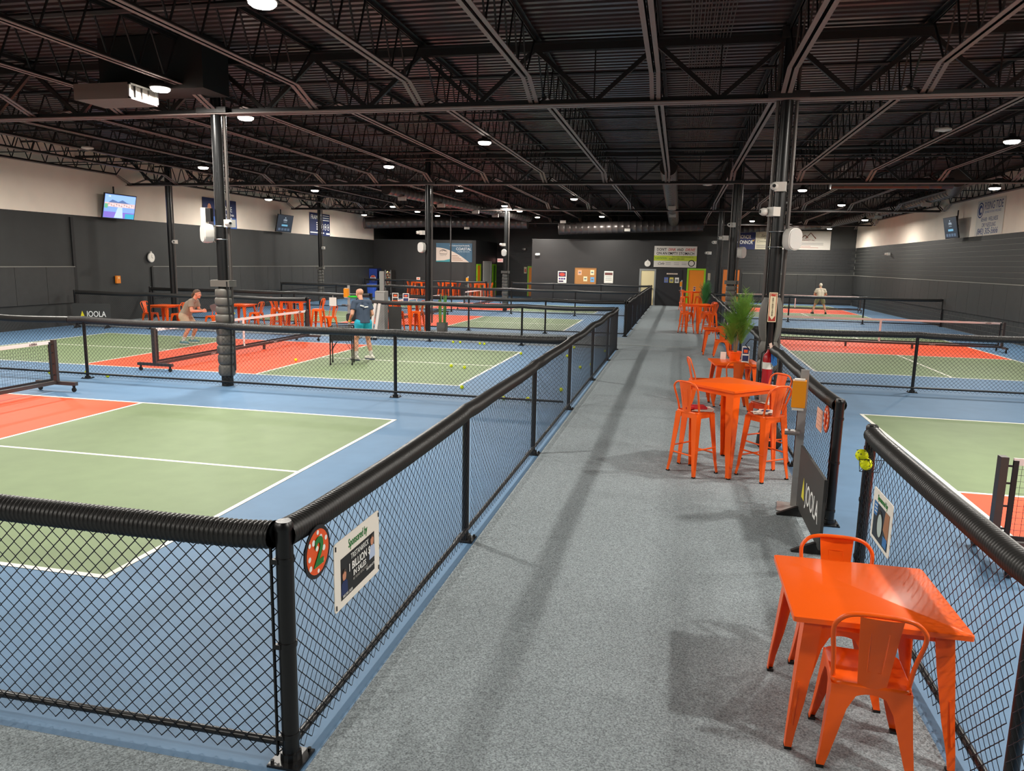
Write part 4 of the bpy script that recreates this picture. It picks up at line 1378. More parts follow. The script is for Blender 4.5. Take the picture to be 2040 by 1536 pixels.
# side wall banners and screens
def screen(loc, rz, label, w, h, face, art, tilt=12):
    o = thing('wall_screen', label, 'screen', loc, D(rz))
    p = link('panel', None, o)
    M = Matrix.Rotation(D(tilt), 3, 'X')
    MB().box((0, .03, 0), (w, .05, h), M=M).box((0, .07, 0), (w * .6, .06, h * .6), M=M)
    b = MB().box((0, 0, 0), (w, .05, h)).box((0, .05, 0), (w * .6, .06, h * .6)).build('casing', mat('screen_casing', '141416', .4), o)
    b.rotation_euler.x = D(tilt)
    f = MB().box((0, -.026, 0), (w * .97, .002, h * .94)).build('display', face, b)
    art(b)
    MB().bar((0, .05, 0), (0, .26, .1), .06, .06).bar((0, .2, .1), (0, .2, h * .8), .04, .04).build('wall_bracket', STEELD, o)
    bpy.data.objects.remove(p)
    return o
def art_match(b):
    E = lambda n, h: mat(n, h, .5, emit=(h, .9))
    y0 = -.0265
    printed(b, rect(-.76, .76, .0, .41), E('scr_sky', '7fa3ea'), 1, y0=y0)
    printed(b, [(-.6, .12), (-.4, .24), (-.1, .17), (.1, .25), (.35, .16), (.6, .12)], E('scr_roof', '4d6590'), 2, y0=y0)
    printed(b, rect(-.76, .76, -.02, .13), E('scr_crowd', 'c2a5a5'), 2, y0=y0)
    for k in range(22):
        printed(b, rect(-.7 + .064 * k, -.67 + .064 * k, .0 + .03 * (k % 3), .03 + .03 * (k % 3)), E('scr_white', 'e8e8f0') if k % 2 else E('scr_dark', '40505c'), 3, y0=y0)
    printed(b, rect(-.76, .76, -.2, -.02), E('scr_court', '6f8fd8'), 3, y0=y0)
    printed(b, rect(-.76, .76, -.41, -.2), E('scr_court2', '6f5fb0'), 3, y0=y0)
    printed(b, [(-.25, -.41), (.2, -.41), (.12, -.02), (-.1, -.02)], E('scr_lane', '9fb4dc'), 4, y0=y0)
    printed(b, [(.3, -.41), (.76, -.41), (.76, -.24), (.3, -.24)], E('scr_teal', '2f8fa8'), 4, y0=y0)
    printed(b, rect(-.76, -.6, -.08, .08), E('scr_green', '5a9a78'), 4, y0=y0)
    text(b, 'LIVE', .06, -.55, .35, E('scr_white', 'e8e8f0'), 4, y0=y0)
def art_menu(b):
    E = lambda n, h: mat(n, h, .5, emit=(h, .6))
    y0 = -.0265
    w = E('scr_text', 'b8c6d2')
    text(b, 'OPEN', .14, 0, .17, w, 2, y0=y0)
    printed(b, rect(-.16, .16, .06, .07), w, 2, 'text_line', y0)
    printed(b, [(-.06, .27), (0, .33), (.06, .27)], w, 2, 'emblem', y0)
    printed(b, rect(-.3, .3, -.14, -.05), E('scr_bar', '5f9ab8'), 2, y0=y0)
    for k in range(4): printed(b, rect(-.58 + .3 * k, -.36 + .3 * k, -.36, -.24), E('scr_tile', '44566a'), 2, 'tile', y0)
screen((-16.0, 19.5, 4.19), 90, 'lit wall screen showing a tennis stadium on the white wall', 1.6, .9, mat('scr_base', '5f7fc0', .4, emit=('5f7fc0', .6)), art_match)
screen((-16.0, 31.3, 4.22), 90, 'dark wall screen on the white wall between two navy banners', 1.55, .9, mat('scr_navy', '1e2b38', .4, emit=('1e2b38', .5)), art_menu)
screen((15.2, 30.4, 4.24), -90, 'dark wall screen on the white block wall by the rehab banner', 1.55, .9, MATS['scr_navy'], art_menu)

s = sign('banner', 'navy banner with white letters behind the padded column on the white wall', 'banner', (-16.32, 26.2, 4.38), 90, 2.55, 1.28, mat('banner_navy', '232f5c', .6), .006)
printed(s, rect(-1.26, 1.26, -.62, -.15), mat('banner_blue', '4166a8', .6), 1)
text(s, 'DRAKE', .34, .4, .22, WPR, 2)
printed(s, [(.05, .36), (.2, .56), (.35, .36), (.3, .36), (.2, .49), (.1, .36)], WPR, 2, 'emblem')
text(s, 'Daniel & Hampton Drake', .16, .4, -.02, WPR, 2, xs=.8, bold=.002)
text(s, '(803) 360-9093', .16, .4, -.2, WPR, 2, bold=.002)
text(s, 'DrakeCoastal.com', .16, .35, -.36, WPR, 2, bold=.002)
printed(s, disc(-.8, .2, .2, 16, .14), FACEP, 2, 'portrait_face')
printed(s, [(-1.1, -.55), (-.5, -.55), (-.6, -.05), (-1.0, -.05)], mat('portrait_dark', '3a3440', .6), 2, 'portrait_shirt')
s = sign('banner', 'navy banner with three white rings behind the thin far column', 'banner', (-16.32, 35.9, 4.4), 90, 2.5, 1.25, MATS['banner_navy'], .006)
text(s, 'FRAMM', .34, -.55, .38, WPR, 2, bold=.004)
for k in range(3): printed(s, rect(.35, 1.15, .5 - .13 * k, .55 - .13 * k), WPR, 2, 'text_line')
for k in range(3):
    x = .3 + .36 * k
    for r, m_, ly in ((.19, WPR, 2), (.15, MATS['banner_navy'], 3), (.07, WPR, 4)): printed(s, disc(x, -.12, r, 20, r * .75), m_, ly, 'ring_print')
printed(s, rect(-1.2, .5, -.5, -.44), WPR, 2, 'text_line')
printed(s, rect(.75, 1.2, -.55, -.45), WPR, 2, 'text_line')
for k in range(4): printed(s, rect(-.45, -.1, -.3 + .12 * k, -.24 + .12 * k), WPR, 2, 'text_line')

s = sign('banner', 'white banner with a navy wave emblem and telephone number on the block wall', 'banner', (15.6, 27.6, 4.52), -90, 2.6, 1.34, mat('banner_white', 'd9d3ca', .6), .006)
NV = mat('banner_ink', '2b3f78', .6)
for r, m_, ly in ((.3, NV, 1), (.25, MATS['banner_white'], 2), (.2, NV, 3)): printed(s, disc(-.95, .3, r, 24), m_, ly, 'ring_print')
printed(s, disc(-.88, .3, .1, 16), MATS['banner_white'], 4)
text(s, 'RISING TIDE', .42, .28, .42, NV, 1, fit=1.7)
text(s, 'REHABILITATION & WELLNESS', .13, .25, .2, mat('banner_ink_pale', '8892b8', .6), 1, xs=.85)
text(s, 'REHAB · WELLNESS', .22, 0, -.08, NV, 1, xs=.85)
text(s, 'DRY NEEDLING', .22, 0, -.3, NV, 1, xs=.85)
text(s, '(843) 305-5666', .32, -.1, -.53, NV, 1, bold=.003, fit=2.0)

# far wall banners
s = sign('banner', 'white banner about dinking and driving on an empty stomach', 'banner', (3.89, 42.26, 2.98), 0, 2.54, 1.27, mat('banner_pale', 'd3cdc4', .6), .006)
for q, x, w_, m_ in (("DON'T", -.83, .58, PRNT), ('DINK', -.22, .46, RED), ('AND', .28, .39, PRNT), ('DRIVE', .85, .6, RED)):
    text(s, q, .23, x, .42, m_, 1, shear=.25 if m_ is RED else 0, bold=.003, fit=w_)
text(s, 'ON AN EMPTY STOMACH', .23, 0, .19, PRNT, 1, bold=.003, fit=2.24)
printed(s, rect(-1.27, 1.27, -.25, .06), mat('lime_band', 'b5c43a', .6), 1)
text(s, 'PLANTATION', .16, -.85, -.1, GRN, 2, xs=.7)
text(s, 'Show us your receipt on the same day', .09, .45, 0, PRNT, 2, xs=.9)
text(s, 'ENJOY 10% OFF', .13, .1, -.14, PRNT, 2)
text(s, 'Cafe', .22, -.85, -.42, PRNT, 1, shear=.4)
for x in (-.4, .1, .55):
    for k in range(2): printed(s, rect(x - .15, x + .15, -.38 - .1 * k, -.36 - .1 * k), mat('grey_ink', '77787a', .6), 1, 'text_line')
printed(s, disc(.98, -.38, .2, 20), PRNT, 1, 'ring_print')
printed(s, disc(.98, -.38, .15, 20), MATS['banner_pale'], 2, 'ring_print')
s = sign('banner', 'blue and pale banner with a house emblem on the dark far room', 'banner', (-10.6, 43.76, 3.02), 0, 2.52, 1.24, mat('banner_slate', '41647c', .6), .006)
cur = [(-1.26, .33)] + [(-1.26 + 2.3 * t, .33 - .95 * t ** 1.9) for t in [i / 14 for i in range(15)]] + [(-1.26, -.62)]
printed(s, cur, mat('banner_cream', 'd6c4b6', .6), 1)
printed(s, [(-1.26, -.62), (-.26, -.62), (-.26, -.42), (-.7, -.52), (-1.26, -.55)], mat('banner_teal', '3f8f96', .6), 2)
text(s, 'Pro Clubhouse Courts Provided By', .12, .38, .46, WPR, 2, xs=.8)
text(s, 'COASTAL', .24, .66, .24, WPR, 2)
text(s, 'HOME SERVICES', .13, .66, .06, mat('pale_ink', 'a9c0cc', .6), 2, xs=.9)
for a_, b_ in (((-1.0, .08), (-.8, .2)), ((-.8, .2), (-.6, .08)), ((-.85, .08), (-.7, .18)), ((-.7, .18), (-.5, .08)), ((-1.0, -.1), (-.5, -.1)), ((-1.0, -.1), (-1.0, .1)), ((-.5, -.1), (-.5, .1))):
    MB().bar((a_[0], -.006, a_[1]), (b_[0], -.006, b_[1]), .002, .03, up=(0, 0, 1)).build('emblem', PRNT, s)
text(s, 'COASTAL', .1, -.76, -.2, mat('grey_ink', '77787a', .6), 2)
for k in range(4): printed(s, rect(-.15, .25 + .12 * k, -.22 - .1 * k, -.18 - .1 * k), mat('brown_ink', '96745c', .6), 2, 'text_line')
s = sign('banner', 'navy banner with two bold lines of capitals on the far wall', 'banner', (8.55, 49.6, 4.26), 0, 1.2, 1.22, mat('banner_deep', '20295a', .6), .006)
text(s, 'HONOR', .36, -.1, .22, mat('tan_ink', 'cdbfae', .6), 1, bold=.006, fit=.82)
text(s, 'CONNOR', .36, -.06, -.14, WPR, 1, bold=.006, fit=1.02)
printed(s, [(.4, .05), (.48, .0), (.56, .1), (.52, -.06), (.42, -.06)], mat('gold_ink', 'd8aa4a', .6), 2, 'emblem')
s = sign('banner', 'cream banner with handwritten title between the navy and roof emblem banners', 'banner', (9.79, 49.6, 4.28), 0, 1.26, 1.22, mat('banner_ivory', 'd6cdb4', .6), .006)
text(s, 'Sand', .26, -.05, .3, mat('ivory_ink', '6a6a58', .6), 1, shear=.4)
text(s, '&', .16, 0, .1, MATS['ivory_ink'], 1)
text(s, 'Communities', .22, 0, -.08, MATS['ivory_ink'], 1, shear=.4, xs=.9)
for k in range(3): printed(s, rect(-.55, .2, -.36 - .08 * k, -.33 - .08 * k), mat('grey_ink', '77787a', .6), 1, 'text_line')
s = sign('banner', 'white banner with brown roof and palm emblem beside the round speaker', 'banner', (12.3, 49.6, 4.3), 0, 3.4, 1.24, MATS['banner_pale'], .006)
BR = mat('brown_print', '7a3a28', .6)
for pts in ([(-.15, .15), (.05, .35), (.25, .15)], [(.1, .12), (.4, .5), (.75, .12)]):
    MB().tube([(x, -.006, z_) for x, z_ in pts], .028, 5).build('emblem', BR, s)
for k in range(9):
    a = 2 * PI * k / 9
    MB().tube([(-.35, -.006, .35), (-.35 + .17 * math.cos(a), -.006, .35 + .17 * math.sin(a))], .02, 4).build('emblem', PRNT, s)
MB().tube([(-.35, -.006, .35), (-.33, -.006, .08)], .02, 4).build('emblem', PRNT, s)
text(s, 'ELLE HARRIET INC', .14, .15, .0, BR, 1)
for k, w_ in enumerate((1.2, 1.2, .4, .9)): printed(s, rect(.05 - w_, .05 + w_, -.2 - .1 * k, -.17 - .1 * k), mat('grey_ink', '77787a', .6) if k < 2 else mat('pink_ink', 'b08078', .6), 1, 'text_line')

# notices around the cork board
cb = sign('cork_board', 'cork notice board with four small notes on the dark far room', 'notice board', (-1.55, 42.27, 1.68), 0, 1.32, 1.0, mat('cork', 'b07a44', .8, noise=(40, .15)), .03, board='cork_panel')
MB().bx(-.68, .68, -.012, 0, .48, .52).bx(-.68, .68, -.012, 0, -.52, -.48).bx(-.68, -.64, -.012, 0, -.5, .5).bx(.64, .68, -.012, 0, -.5, .5).build('frame', mat('cork_frame', '9a6a3a', .6), cb)
for x, zz, m_ in ((-.36, .22, mat('note_pink', 'e2a888', .6)), (.42, .24, mat('note_cream', 'e0d8b0', .6)), (0, -.16, MATS['note_cream']), (.44, -.2, mat('note_blue', '6fa8d8', .6))):
    p = printed(cb, rect(x - .12, x + .12, zz - .15, zz + .15), m_, 1, 'note')
    MB().prism(rect(x - .07, x + .07, zz - .04, zz + .05), -.004, -.003).build('note_print', mat('grey_ink', '77787a', .6), p)
s = sign('poster', 'white framed poster with red and purple blocks beside the cork board', 'poster', (-3.02, 42.27, 1.6), 0, .56, .74, PAPER, .008)
printed(s, rect(-.23, .23, .02, .32), mat('poster_dark', '4a3550', .5), 1)
printed(s, disc(0, .16, .1, 16, .18), mat('poster_red', 'c8483a', .5), 2)
for k in range(3): printed(s, rect(-.22 + .15 * k, -.1 + .15 * k, -.16, -.05), mat('poster_violet', '5a4a80', .5), 1)
printed(s, rect(-.22, .08, -.31, -.22), MATS['poster_dark'], 1)
s = sign('poster', 'white framed poster with a dark red heading by the cream doorway', 'poster', (-.1, 42.27, 1.66), 0, .56, .74, PAPER, .008)
printed(s, rect(-.24, .24, .12, .28), mat('poster_maroon', '70443f', .5), 1)
for k in range(5): printed(s, rect(-.2, .2, .04 - .06 * k, .055 - .06 * k), mat('grey_ink', '77787a', .6), 1, 'text_line')
for k, (x, m_, nm) in enumerate(((3.42, mat('sheet_blue', '5f72b0', .6), 'blue'), (3.74, mat('sheet_yellow', 'd8c860', .6), 'yellow'), (4.06, PAPER, 'white'))):
    s = sign('notice_sheet', '%s notice sheet in the row of three on the black door' % nm, 'notice', (x, 42.23, 1.57), 0, .24, .32, m_, .006, 'notices on the black door')
    printed(s, rect(-.08, .08, -.1, .06), mat('grey_ink', '77787a', .6), 1)
s = sign('notice_strip', 'narrow pale strip of lettering above the three notices', 'sign', (3.76, 42.23, 1.95), 0, .66, .08, mat('strip_pale', 'd8c8b8', .6), .006)
text(s, 'BALL MACHINE TV', .06, 0, 0, BR, 1)
s = sign('wall_sign', 'narrow cream sign on the dark wall right of the lime framed door', 'sign', (5.95, 42.27, 1.82), 0, .14, .42, mat('sign_cream', 'd9cba8', .6), .006)
for k in range(5): printed(s, rect(-.04, .04, .13 - .07 * k, .16 - .07 * k), mat('grey_ink', '77787a', .6), 1, 'text_line')
s = sign('wall_sign', 'narrow cream arrow sign on the block wall left of the dark far room', 'sign', (-6.9, 49.6, 1.9), 0, .2, .48, MATS['sign_cream'], .006)
printed(s, [(-.05, .1), (.05, .1), (.05, -.06), (.09, -.06), (0, -.17), (-.09, -.06), (-.05, -.06)], RED, 1)
s = sign('exit_sign', 'small lit exit sign above the white side door', 'exit sign', (-8.8, 49.5, 2.58), 0, .42, .27, mat('exit_face', 'e8c8c0', .5, emit=('e8c0b8', .5)), .05)
text(s, 'EXIT', .17, 0, 0, mat('exit_red', 'd84a40', .5, emit=('d84a40', .5)), 2, bold=.003)

def clock(loc, rz, label):
    o = thing('wall_clock', label, 'clock', loc, D(rz))
    MB().lathe([(.19, 0), (.19, -.04), (.175, -.045)], axis='Y', n=24).build('case', WHITE, o, 40)
    MB().lathe([(.16, -.046), (.16, -.048)], axis='Y', n=24).build('dial', PAPER, o)
    MB().bar((0, -.052, 0), (0, -.052, .11), .008, .004, up=(0, 1, 0)).build('hand', PRNT, o)
    MB().bar((0, -.052, 0), (.07, -.052, -.03), .01, .004, up=(0, 1, 0)).build('hand', PRNT, o)
    MB().bx(-.03, .03, -.04, 0, .18, .24).build('hanger', WHITE, o)
clock((-16.3, 21.4, 2.37), 90, 'round white clock on the dark wall left of the thin column')
clock((2.25, 42.28, 2.54), 0, 'round white clock above the cream doorway')
def box_light(loc, label, w=.32, h=.16):
    o = thing('emergency_light', label, 'emergency light', loc)
    MB().loft([[(x, 0, z) for x, z in rrect(-w / 2, w / 2, -h / 2, h / 2, .06, 4)], [(x, -.09, z) for x, z in rrect(-w / 2 + .02, w / 2 - .02, -h / 2 + .02, h / 2 - .02, .05, 4)]][::-1]).build('casing', WHITE, o, 40)
    for s_ in (-1, 1): MB().lathe([(.045, 0), (.04, -.05)], (s_ * w * .22, -.06, 0), 12, 0, 'Y').build('lamp_head', PAPER, o)
box_light((-4.63, 42.26, 2.98), 'white emergency light high on the dark far room')
o = tag(MB().bx(-.03, .03, -.11, .11, -.14, .14).build('wall_box', mat('box_orange', 'e8841c', .5), None, None, (-16.29, 19.53, 1.54)), 'small orange box on the dark wall over the logo board', 'wall box')
MB().bx(.03, .034, -.03, .06, .02, .1).build('box_print', mat('box_print', 'f0c080', .5), o)
MB().bx(-.045, -.03, -.09, .09, -.12, .12).build('wall_plate', RUBBER, o)

# ------------------------------------------------------------------ on the columns: speakers, cameras, extinguisher
def make_speaker():
    o = link('column_speaker', None)
    MB().loft([[(x, y, z) for x, z in rrect(-w, w, -h, h, min(w, h) * .95, 6)] for y, w, h in ((.12, .07, .1), (.1, .11, .15), (0, .14, .18), (-.08, .14, .18))][::-1] if 0 else
              [[(x, y, z) for x, z in rrect(-w, w, -h, h, w * .95, 6)] for y, w, h in ((-.09, .11, .15), (-.08, .125, .172), (0, .13, .178), (.08, .12, .165), (.1, .08, .11))]).build('cabinet', WHITE, o, 50)
    MB().prism(rrect(-.112, .112, -.155, .155, .1, 6), -.096, -.09).build('grille', mat('speaker_grille', 'd4d2ce', .7, bump=(300, .5)), o)
    MB().bx(-.02, .02, .09, .16, -.14, -.12).bx(-.02, .02, .09, .16, .12, .14).bx(-.03, .03, .13, .15, -.16, .16).build('bracket', ALU, o)
    return o
SPK = [((-4.42, 7.9, 2.88), -35, 'white oval speaker on the padded column by the two players'), ((5.87, 7.92, 2.9), 30, 'white oval speaker on the column with the extinguisher'),
       ((-4.5, 20.02, 2.9), -20, 'white oval speaker on the bare column'), ((-4.45, 32.2, 2.92), 0, 'white oval speaker on the distant padded column'), ((6.05, 20.05, 2.9), 50, 'white oval speaker on the column behind the tall plant')]
for loc, rz, lab in SPK: place('speaker', make_speaker, loc, D(rz), lab, 'speaker', 'white column speakers')
BAND = MB()
for x, y, r in ((-4.24, 8.06, .1), (5.66, 8.06, .1)):
    for zz in (2.77, 3.01):
        o = tag(MB().lathe([(r + .03, zz), (r + .034, zz + .008), (r + .03, zz + .016)], (x, y, 0), 20, 0, 'Z', False).build('steel_strap', CHROME), 'bright steel strap holding the speaker on the %s column, %s one' % ('padded' if x < 0 else 'extinguisher', 'upper' if zz > 2.9 else 'lower'), 'strap')

def make_camera():
    o = link('security_camera', None)
    MB().bx(-.05, .12, -.01, .12, -.05, .09).build('junction_box', WHITE, o)
    MB().lathe([(.06, .0), (.062, -.05), (.045, -.09), (.02, -.105)], (-.05, -.03, .02), 16, 0, 'Y').build('dome', WHITE, o, 50)
    MB().lathe([(.028, -.1), (.02, -.112)], (-.05, -.03, .02), 12, 0, 'Y').build('camera_lens', PRNT, o)
    return o
CAMS = [((5.6, 7.9, 3.68), -10, 'white camera highest on the column with the extinguisher'), ((5.5, 7.95, 3.3), -60, 'white camera left side of the column with the extinguisher'),
        ((5.68, 19.95, 3.72), -10, 'white camera high on the column behind the tall plant'), ((5.46, 20.0, 3.32), -60, 'small white camera beside the column behind the tall plant'),
        ((5.7, 32.2, 3.55), 0, 'wide white camera on the far column near the orange doors'), ((5.45, 32.2, 3.05), -40, 'small white camera lower on the far column near the orange doors'),
        ((-4.55, 20.0, 3.38), -40, 'white camera above the speaker on the bare column'), ((-4.55, 32.2, 3.3), -40, 'white camera above the speaker on the distant padded column'),
        ((-4.02, 8.0, 3.05), 60, 'small white camera behind the near padded column'), ((-14.3, 20.2, 2.95), 50, 'white camera beside the thin column by the wall screen'),
        ((-7.0, 49.4, 3.4), 0, 'white camera hanging before the far block wall'), ((-14.35, 32.3, 3.0), 50, 'white camera under the navy banner with rings'), ((15.45, 41.0, 3.3), -80, 'white camera hung on a thin rod at the block wall')]
for loc, rz, lab in CAMS: place('camera', make_camera, loc, D(rz), lab, 'camera', 'white security cameras')
o = thing('wall_heater_box', 'white box with dark label behind the near padded column', 'box', (-4.5, 8.0, 3.3), 0)
MB().bx(-.08, .02, -.05, .05, -.28, .05).build('casing', WHITE, o)
MB().bx(.02, .12, -.04, .05, -.2, .04).build('label_plate', PRNT, o)

s = sign('extinguisher_sign', 'cream and red arrow sign on the parted padding of the column', 'sign', (5.66, 7.935, 1.83), 0, .13, .47, MATS['sign_cream'], .004)
AR = mat('arrow_red', '9c2c1e', .5)
for x in (-.05, .05): printed(s, rect(x - .004, x + .004, -.22, .22), AR, 1)
printed(s, rect(-.05, .05, .212, .22), AR, 1)
printed(s, [(-.05, -.13), (0, -.2), (0, -.22), (-.05, -.22)], AR, 2)
printed(s, [(.05, -.13), (.05, -.22), (0, -.22), (0, -.2)], AR, 2)
text(s, 'FIRE', .04, 0, .19, RED, 3, bold=.002)
for k, ch in enumerate('EXTINGUISHER'): text(s, ch, .028, 0, .14 - .0245 * k, PRNT, 4, bold=.001)
e = thing('fire_extinguisher', 'red fire extinguisher hung on the column behind the stools', 'fire extinguisher', (5.64, 7.84, .6))
RX = mat('extinguisher_red', 'b8121a', .3, coat=.4)
MB().lathe([(.07, 0), (.08, .02), (.08, .42), (.065, .48), (.03, .52), (.025, .56)], n=20).build('cylinder', RX, e, 40)
MB().lathe([(.0815, .25), (.0815, .36)], n=20, cap=False).build('paper_label', PAPER, e, 40)
MB().bar((-.02, 0, .57), (.1, -.02, .6), .02, .012).bar((-.02, 0, .6), (.09, -.02, .64), .02, .012).build('handle', CHROME, e)
MB().tube([(-.03, 0, .56), (-.1, 0, .5), (-.11, 0, .3), (-.1, 0, .1)], .012, 8).build('hose', RUBBER, e, 50)
MB().prism([(.03, .5), (.12, .48), (.13, .33), (.08, .3), (.04, .36)], -.09, -.086).build('inspection_tag', mat('tag_blue', '2a7fd0', .5), e)
MB().prism([(.01, .58), (.05, .6), (.03, .68), (-.01, .66)], -.06, -.056).build('inspection_tag', mat('tag_pink', 'e0c0b0', .5), e)
MB().bx(-.02, .02, .08, .13, .05, .5).build('wall_hook', STEELD, e)
bg = thing('dark_bag', 'dark crumpled bag on the carpet behind the right hand stools', 'bag', (5.5, 5.9, .005))
MB().loft([[(x * k, y * k * .8, z) for x, y in disc(0, 0, .16, 14)] for z, k in ((0, .8), (.05, 1.05), (.18, 1.0), (.3, .7), (.36, .35))]).build('sack', RUBBER, bg, 60)
MB().tube(spline([(-.06, 0, .34), (-.05, .02, .46), (.05, .02, .46), (.06, 0, .34)]), .01, 6).build('strap', RUBBER, bg)

# ball holder on the gate post
h = thing('ball_holder', 'black wire ball holder on the gate post by the nearest orange table', 'ball holder', (5.72, 1.6, 0))
m = MB()
for k in range(5): m.tube([(-.07 + .03 * k, -.03, .88), (-.055 + .03 * k, -.075, .93), (-.05 + .03 * k, -.075, .99)], .0025, 5)
m.tube([(-.09, -.075, .99), (.09, -.075, .99), (.09, .03, 1.04), (-.09, .03, 1.04)], .003, 5, closed=True)
m.tube([(-.09, -.075, .99), (-.07, -.03, .88), (.07, -.03, .88), (.09, -.075, .99)], .003, 5)
m.build('wire_basket', FENCE, h)
MB().bx(-.01, .01, .02, .05, .88, 1.04).build('clip', FENCE, h)

# ------------------------------------------------------------------ loose balls
HB = [(.0, .0)]
def make_ball():
    m = MB().ball((0, 0, .037), .0375, 16, 10)
    o = m.build('pickleball', BALLY, None, 60)
    d_ = MB()
    for k in range(12):
        t = math.asin(-.85 + 1.7 * ((k * 5) % 12) / 11)
        a = 2.399 * k
        n_ = Vector((math.cos(t) * math.cos(a), math.cos(t) * math.sin(a), math.sin(t)))
        c = Vector((0, 0, .037)) + n_ * .0368
        u = n_.orthogonal().normalized()
        w = n_.cross(u)
        d_.add([c + n_ * .0006 + (u * math.cos(q * PI / 3) + w * math.sin(q * PI / 3)) * .0055 for q in range(6)], [tuple(range(6))])
    d_.build('ball_hole', mat('ball_hole', '7a8412', .6), o)
    return o
BALLS = [((-7.72, 8.37), 'yellow ball by the fence post nearest the caster foot'), ((-7.0, 8.12), 'yellow ball under the bottom rail left of the players\' net'), ((-8.36, 8.1), 'yellow ball seen through the near net mesh'),
         ((-4.73, 11.6), 'yellow ball on the white line by the black hopper'), ((-.92, 11.92), 'yellow ball on green, left of a close pair near the baseline'), ((-.56, 11.79), 'yellow ball on green, right of a close pair near the baseline'),
         ((.16, 9.14), 'yellow ball just outside the near baseline corner of the players\' court'), ((.13, 14.86), 'green yellow ball just outside the far baseline corner'), ((-2.4, 16.9), 'yellow ball first from the left of four under the far fence'),
         ((-2.18, 16.9), 'yellow ball second from the left of four under the far fence'), ((-1.55, 16.85), 'yellow ball third from the left of four under the far fence'), ((-1.4, 16.8), 'yellow ball last of four under the far fence'),
         ((1.2, 8.26), 'yellow ball beside the lit spot on the cross fence rail'), ((1.64, 8.3), 'yellow ball by the walkway fence at the cross fence corner'), ((2.06, 9.49), 'yellow ball behind the walkway fence past the cross fence'),
         ((2.01, 12.74), 'yellow ball behind the walkway fence mid way along the players\' court'), ((2.2, 13.37), 'yellow ball nearest the walkway posts along the players\' court'), ((1.4, 14.79), 'yellow ball on blue behind the walkway pipe'),
         ((2.25, 16.3), 'yellow ball at the last walkway post of the players\' court'), ((1.3, 16.85), 'yellow ball in the far corner of the players\' court')]
for (x, y), lab in BALLS: place('ball', make_ball, (x, y, .002), random.uniform(0, 6), lab, 'ball', 'yellow balls lying about')
place('ball', make_ball, (5.69, 1.555, .9), 0, 'lower of two yellow balls in the wire holder', 'ball', 'yellow balls in the wire holder').scale = (1.3, 1.3, 1.3)
place('ball', make_ball, (5.66, 1.585, .96), 1, 'upper of two yellow balls in the wire holder', 'ball', 'yellow balls in the wire holder').scale = (1.3, 1.3, 1.3)
place('ball', make_ball, (-7.4, 13.2, .93), 1, 'yellow ball in flight above the players\' net', 'ball', 'yellow balls lying about')

# ball hopper on legs
h = thing('ball_hopper', 'black ball hopper on tall legs in front of the bald player', 'ball hopper', (-3.52, 11.6, .005), D(20))
m = MB()
for zz, w in ((.88, .27), (.8, .26), (.72, .25), (.62, .24), (.55, .23)):
    P = [(w * a, w * b, zz) for a, b in ((-1, -1), (1, -1), (1, 1), (-1, 1))]
    m.tube(P, .005, 5, closed=True)
for k in range(9):
    t = -1 + k / 4
    for s_ in (-1, 1):
        m.tube([(.27 * t, s_ * .27, .88), (.23 * t, s_ * .23, .55)], .0035, 4)
        m.tube([(s_ * .27, .27 * t, .88), (s_ * .23, .23 * t, .55)], .0035, 4)
    m.tube([(.23 * t, -.23, .55), (.23 * t, .23, .55)], .0035, 4)
m.build('wire_basket', FENCE, h)
bl = MB()
for x0, x1, y0, y1 in ((-.25, .25, -.25, -.245), (-.25, .25, .245, .25), (-.25, -.245, -.25, .25), (.245, .25, -.25, .25)): bl.bx(x0, x1, y0, y1, .57, .84)
bl.build('basket_liner', mat('liner_black', '1d1d20', .8), h)
for a in (-1, 1):
    for b in (-1, 1):
        l = MB().tube([(a * .25, b * .25, .9), (a * .25, b * .25, .03)], .014, 8).build('leg', FENCE, h, 50)
        MB().tube([(a * .25, b * .25, .32), (a * .1, b * .25, .55)], .007, 5).tube([(a * .25, b * .25, .32), (a * .25, b * .1, .55)], .007, 5).build('leg_brace', FENCE, l)
        MB().lathe([(.02, 0), (.022, .03), (.016, .05)], (a * .25, b * .25, 0), 10).build('foot_cap', RUBBER, l)
MB().tube([(-.25, .2, .9), (.25, .2, .9)], .012, 6).tube([(-.25, -.2, .9), (.25, -.2, .9)], .012, 6).build('handle', FENCE, h)

# ------------------------------------------------------------------ drink machines and bins at the far left
v = thing('vending_machine', 'navy drink machine with a round red white and blue emblem', 'vending machine', (-16.0, 43.1, 0))
MB().bx(-.3, .3, -.3, .4, .05, 1.88).build('cabinet', mat('vend_navy', '141c40', .35), v)
MB().bx(-.28, .28, -.28, .38, 0, .05).build('plinth', RUBBER, v)
VF = mat('vend_face', '22326e', .35, emit=('22326e', .25))
p = MB().bx(-.28, .28, -.315, -.3, .2, 1.84).build('front_panel', VF, v)
for r, hx, ly in ((.27, '2c3f80', 1), (.24, '16204c', 2), (.2, 'e9e4e0', 3)): printed(v, disc(0, 1.22, r, 28), mat('ring_' + hx, hx, .4), ly, 'ring_print', -.315)
arc = lambda a0, a1: [(.19 * math.cos(math.radians(a)), 1.22 + .19 * math.sin(math.radians(a))) for a in range(a0, a1 + 1, 10)]
printed(v, arc(20, 160), mat('emblem_red', 'c8402f', .4), 4, 'emblem', -.315)
printed(v, arc(200, 340), mat('emblem_navy', '1e3c88', .4), 4, 'emblem', -.315)
text(v, 'PEPSI', .12, 0, 1.22, mat('emblem_navy', '1e3c88', .4), 5, bold=.004, y0=-.315)
MB().bx(-.3, .3, -.33, -.315, .25, .45).build('delivery_flap', RUBBER, v)
v = thing('vending_machine', 'dark drink cooler with a pale blue lit window', 'vending machine', (-15.4, 43.15, 0))
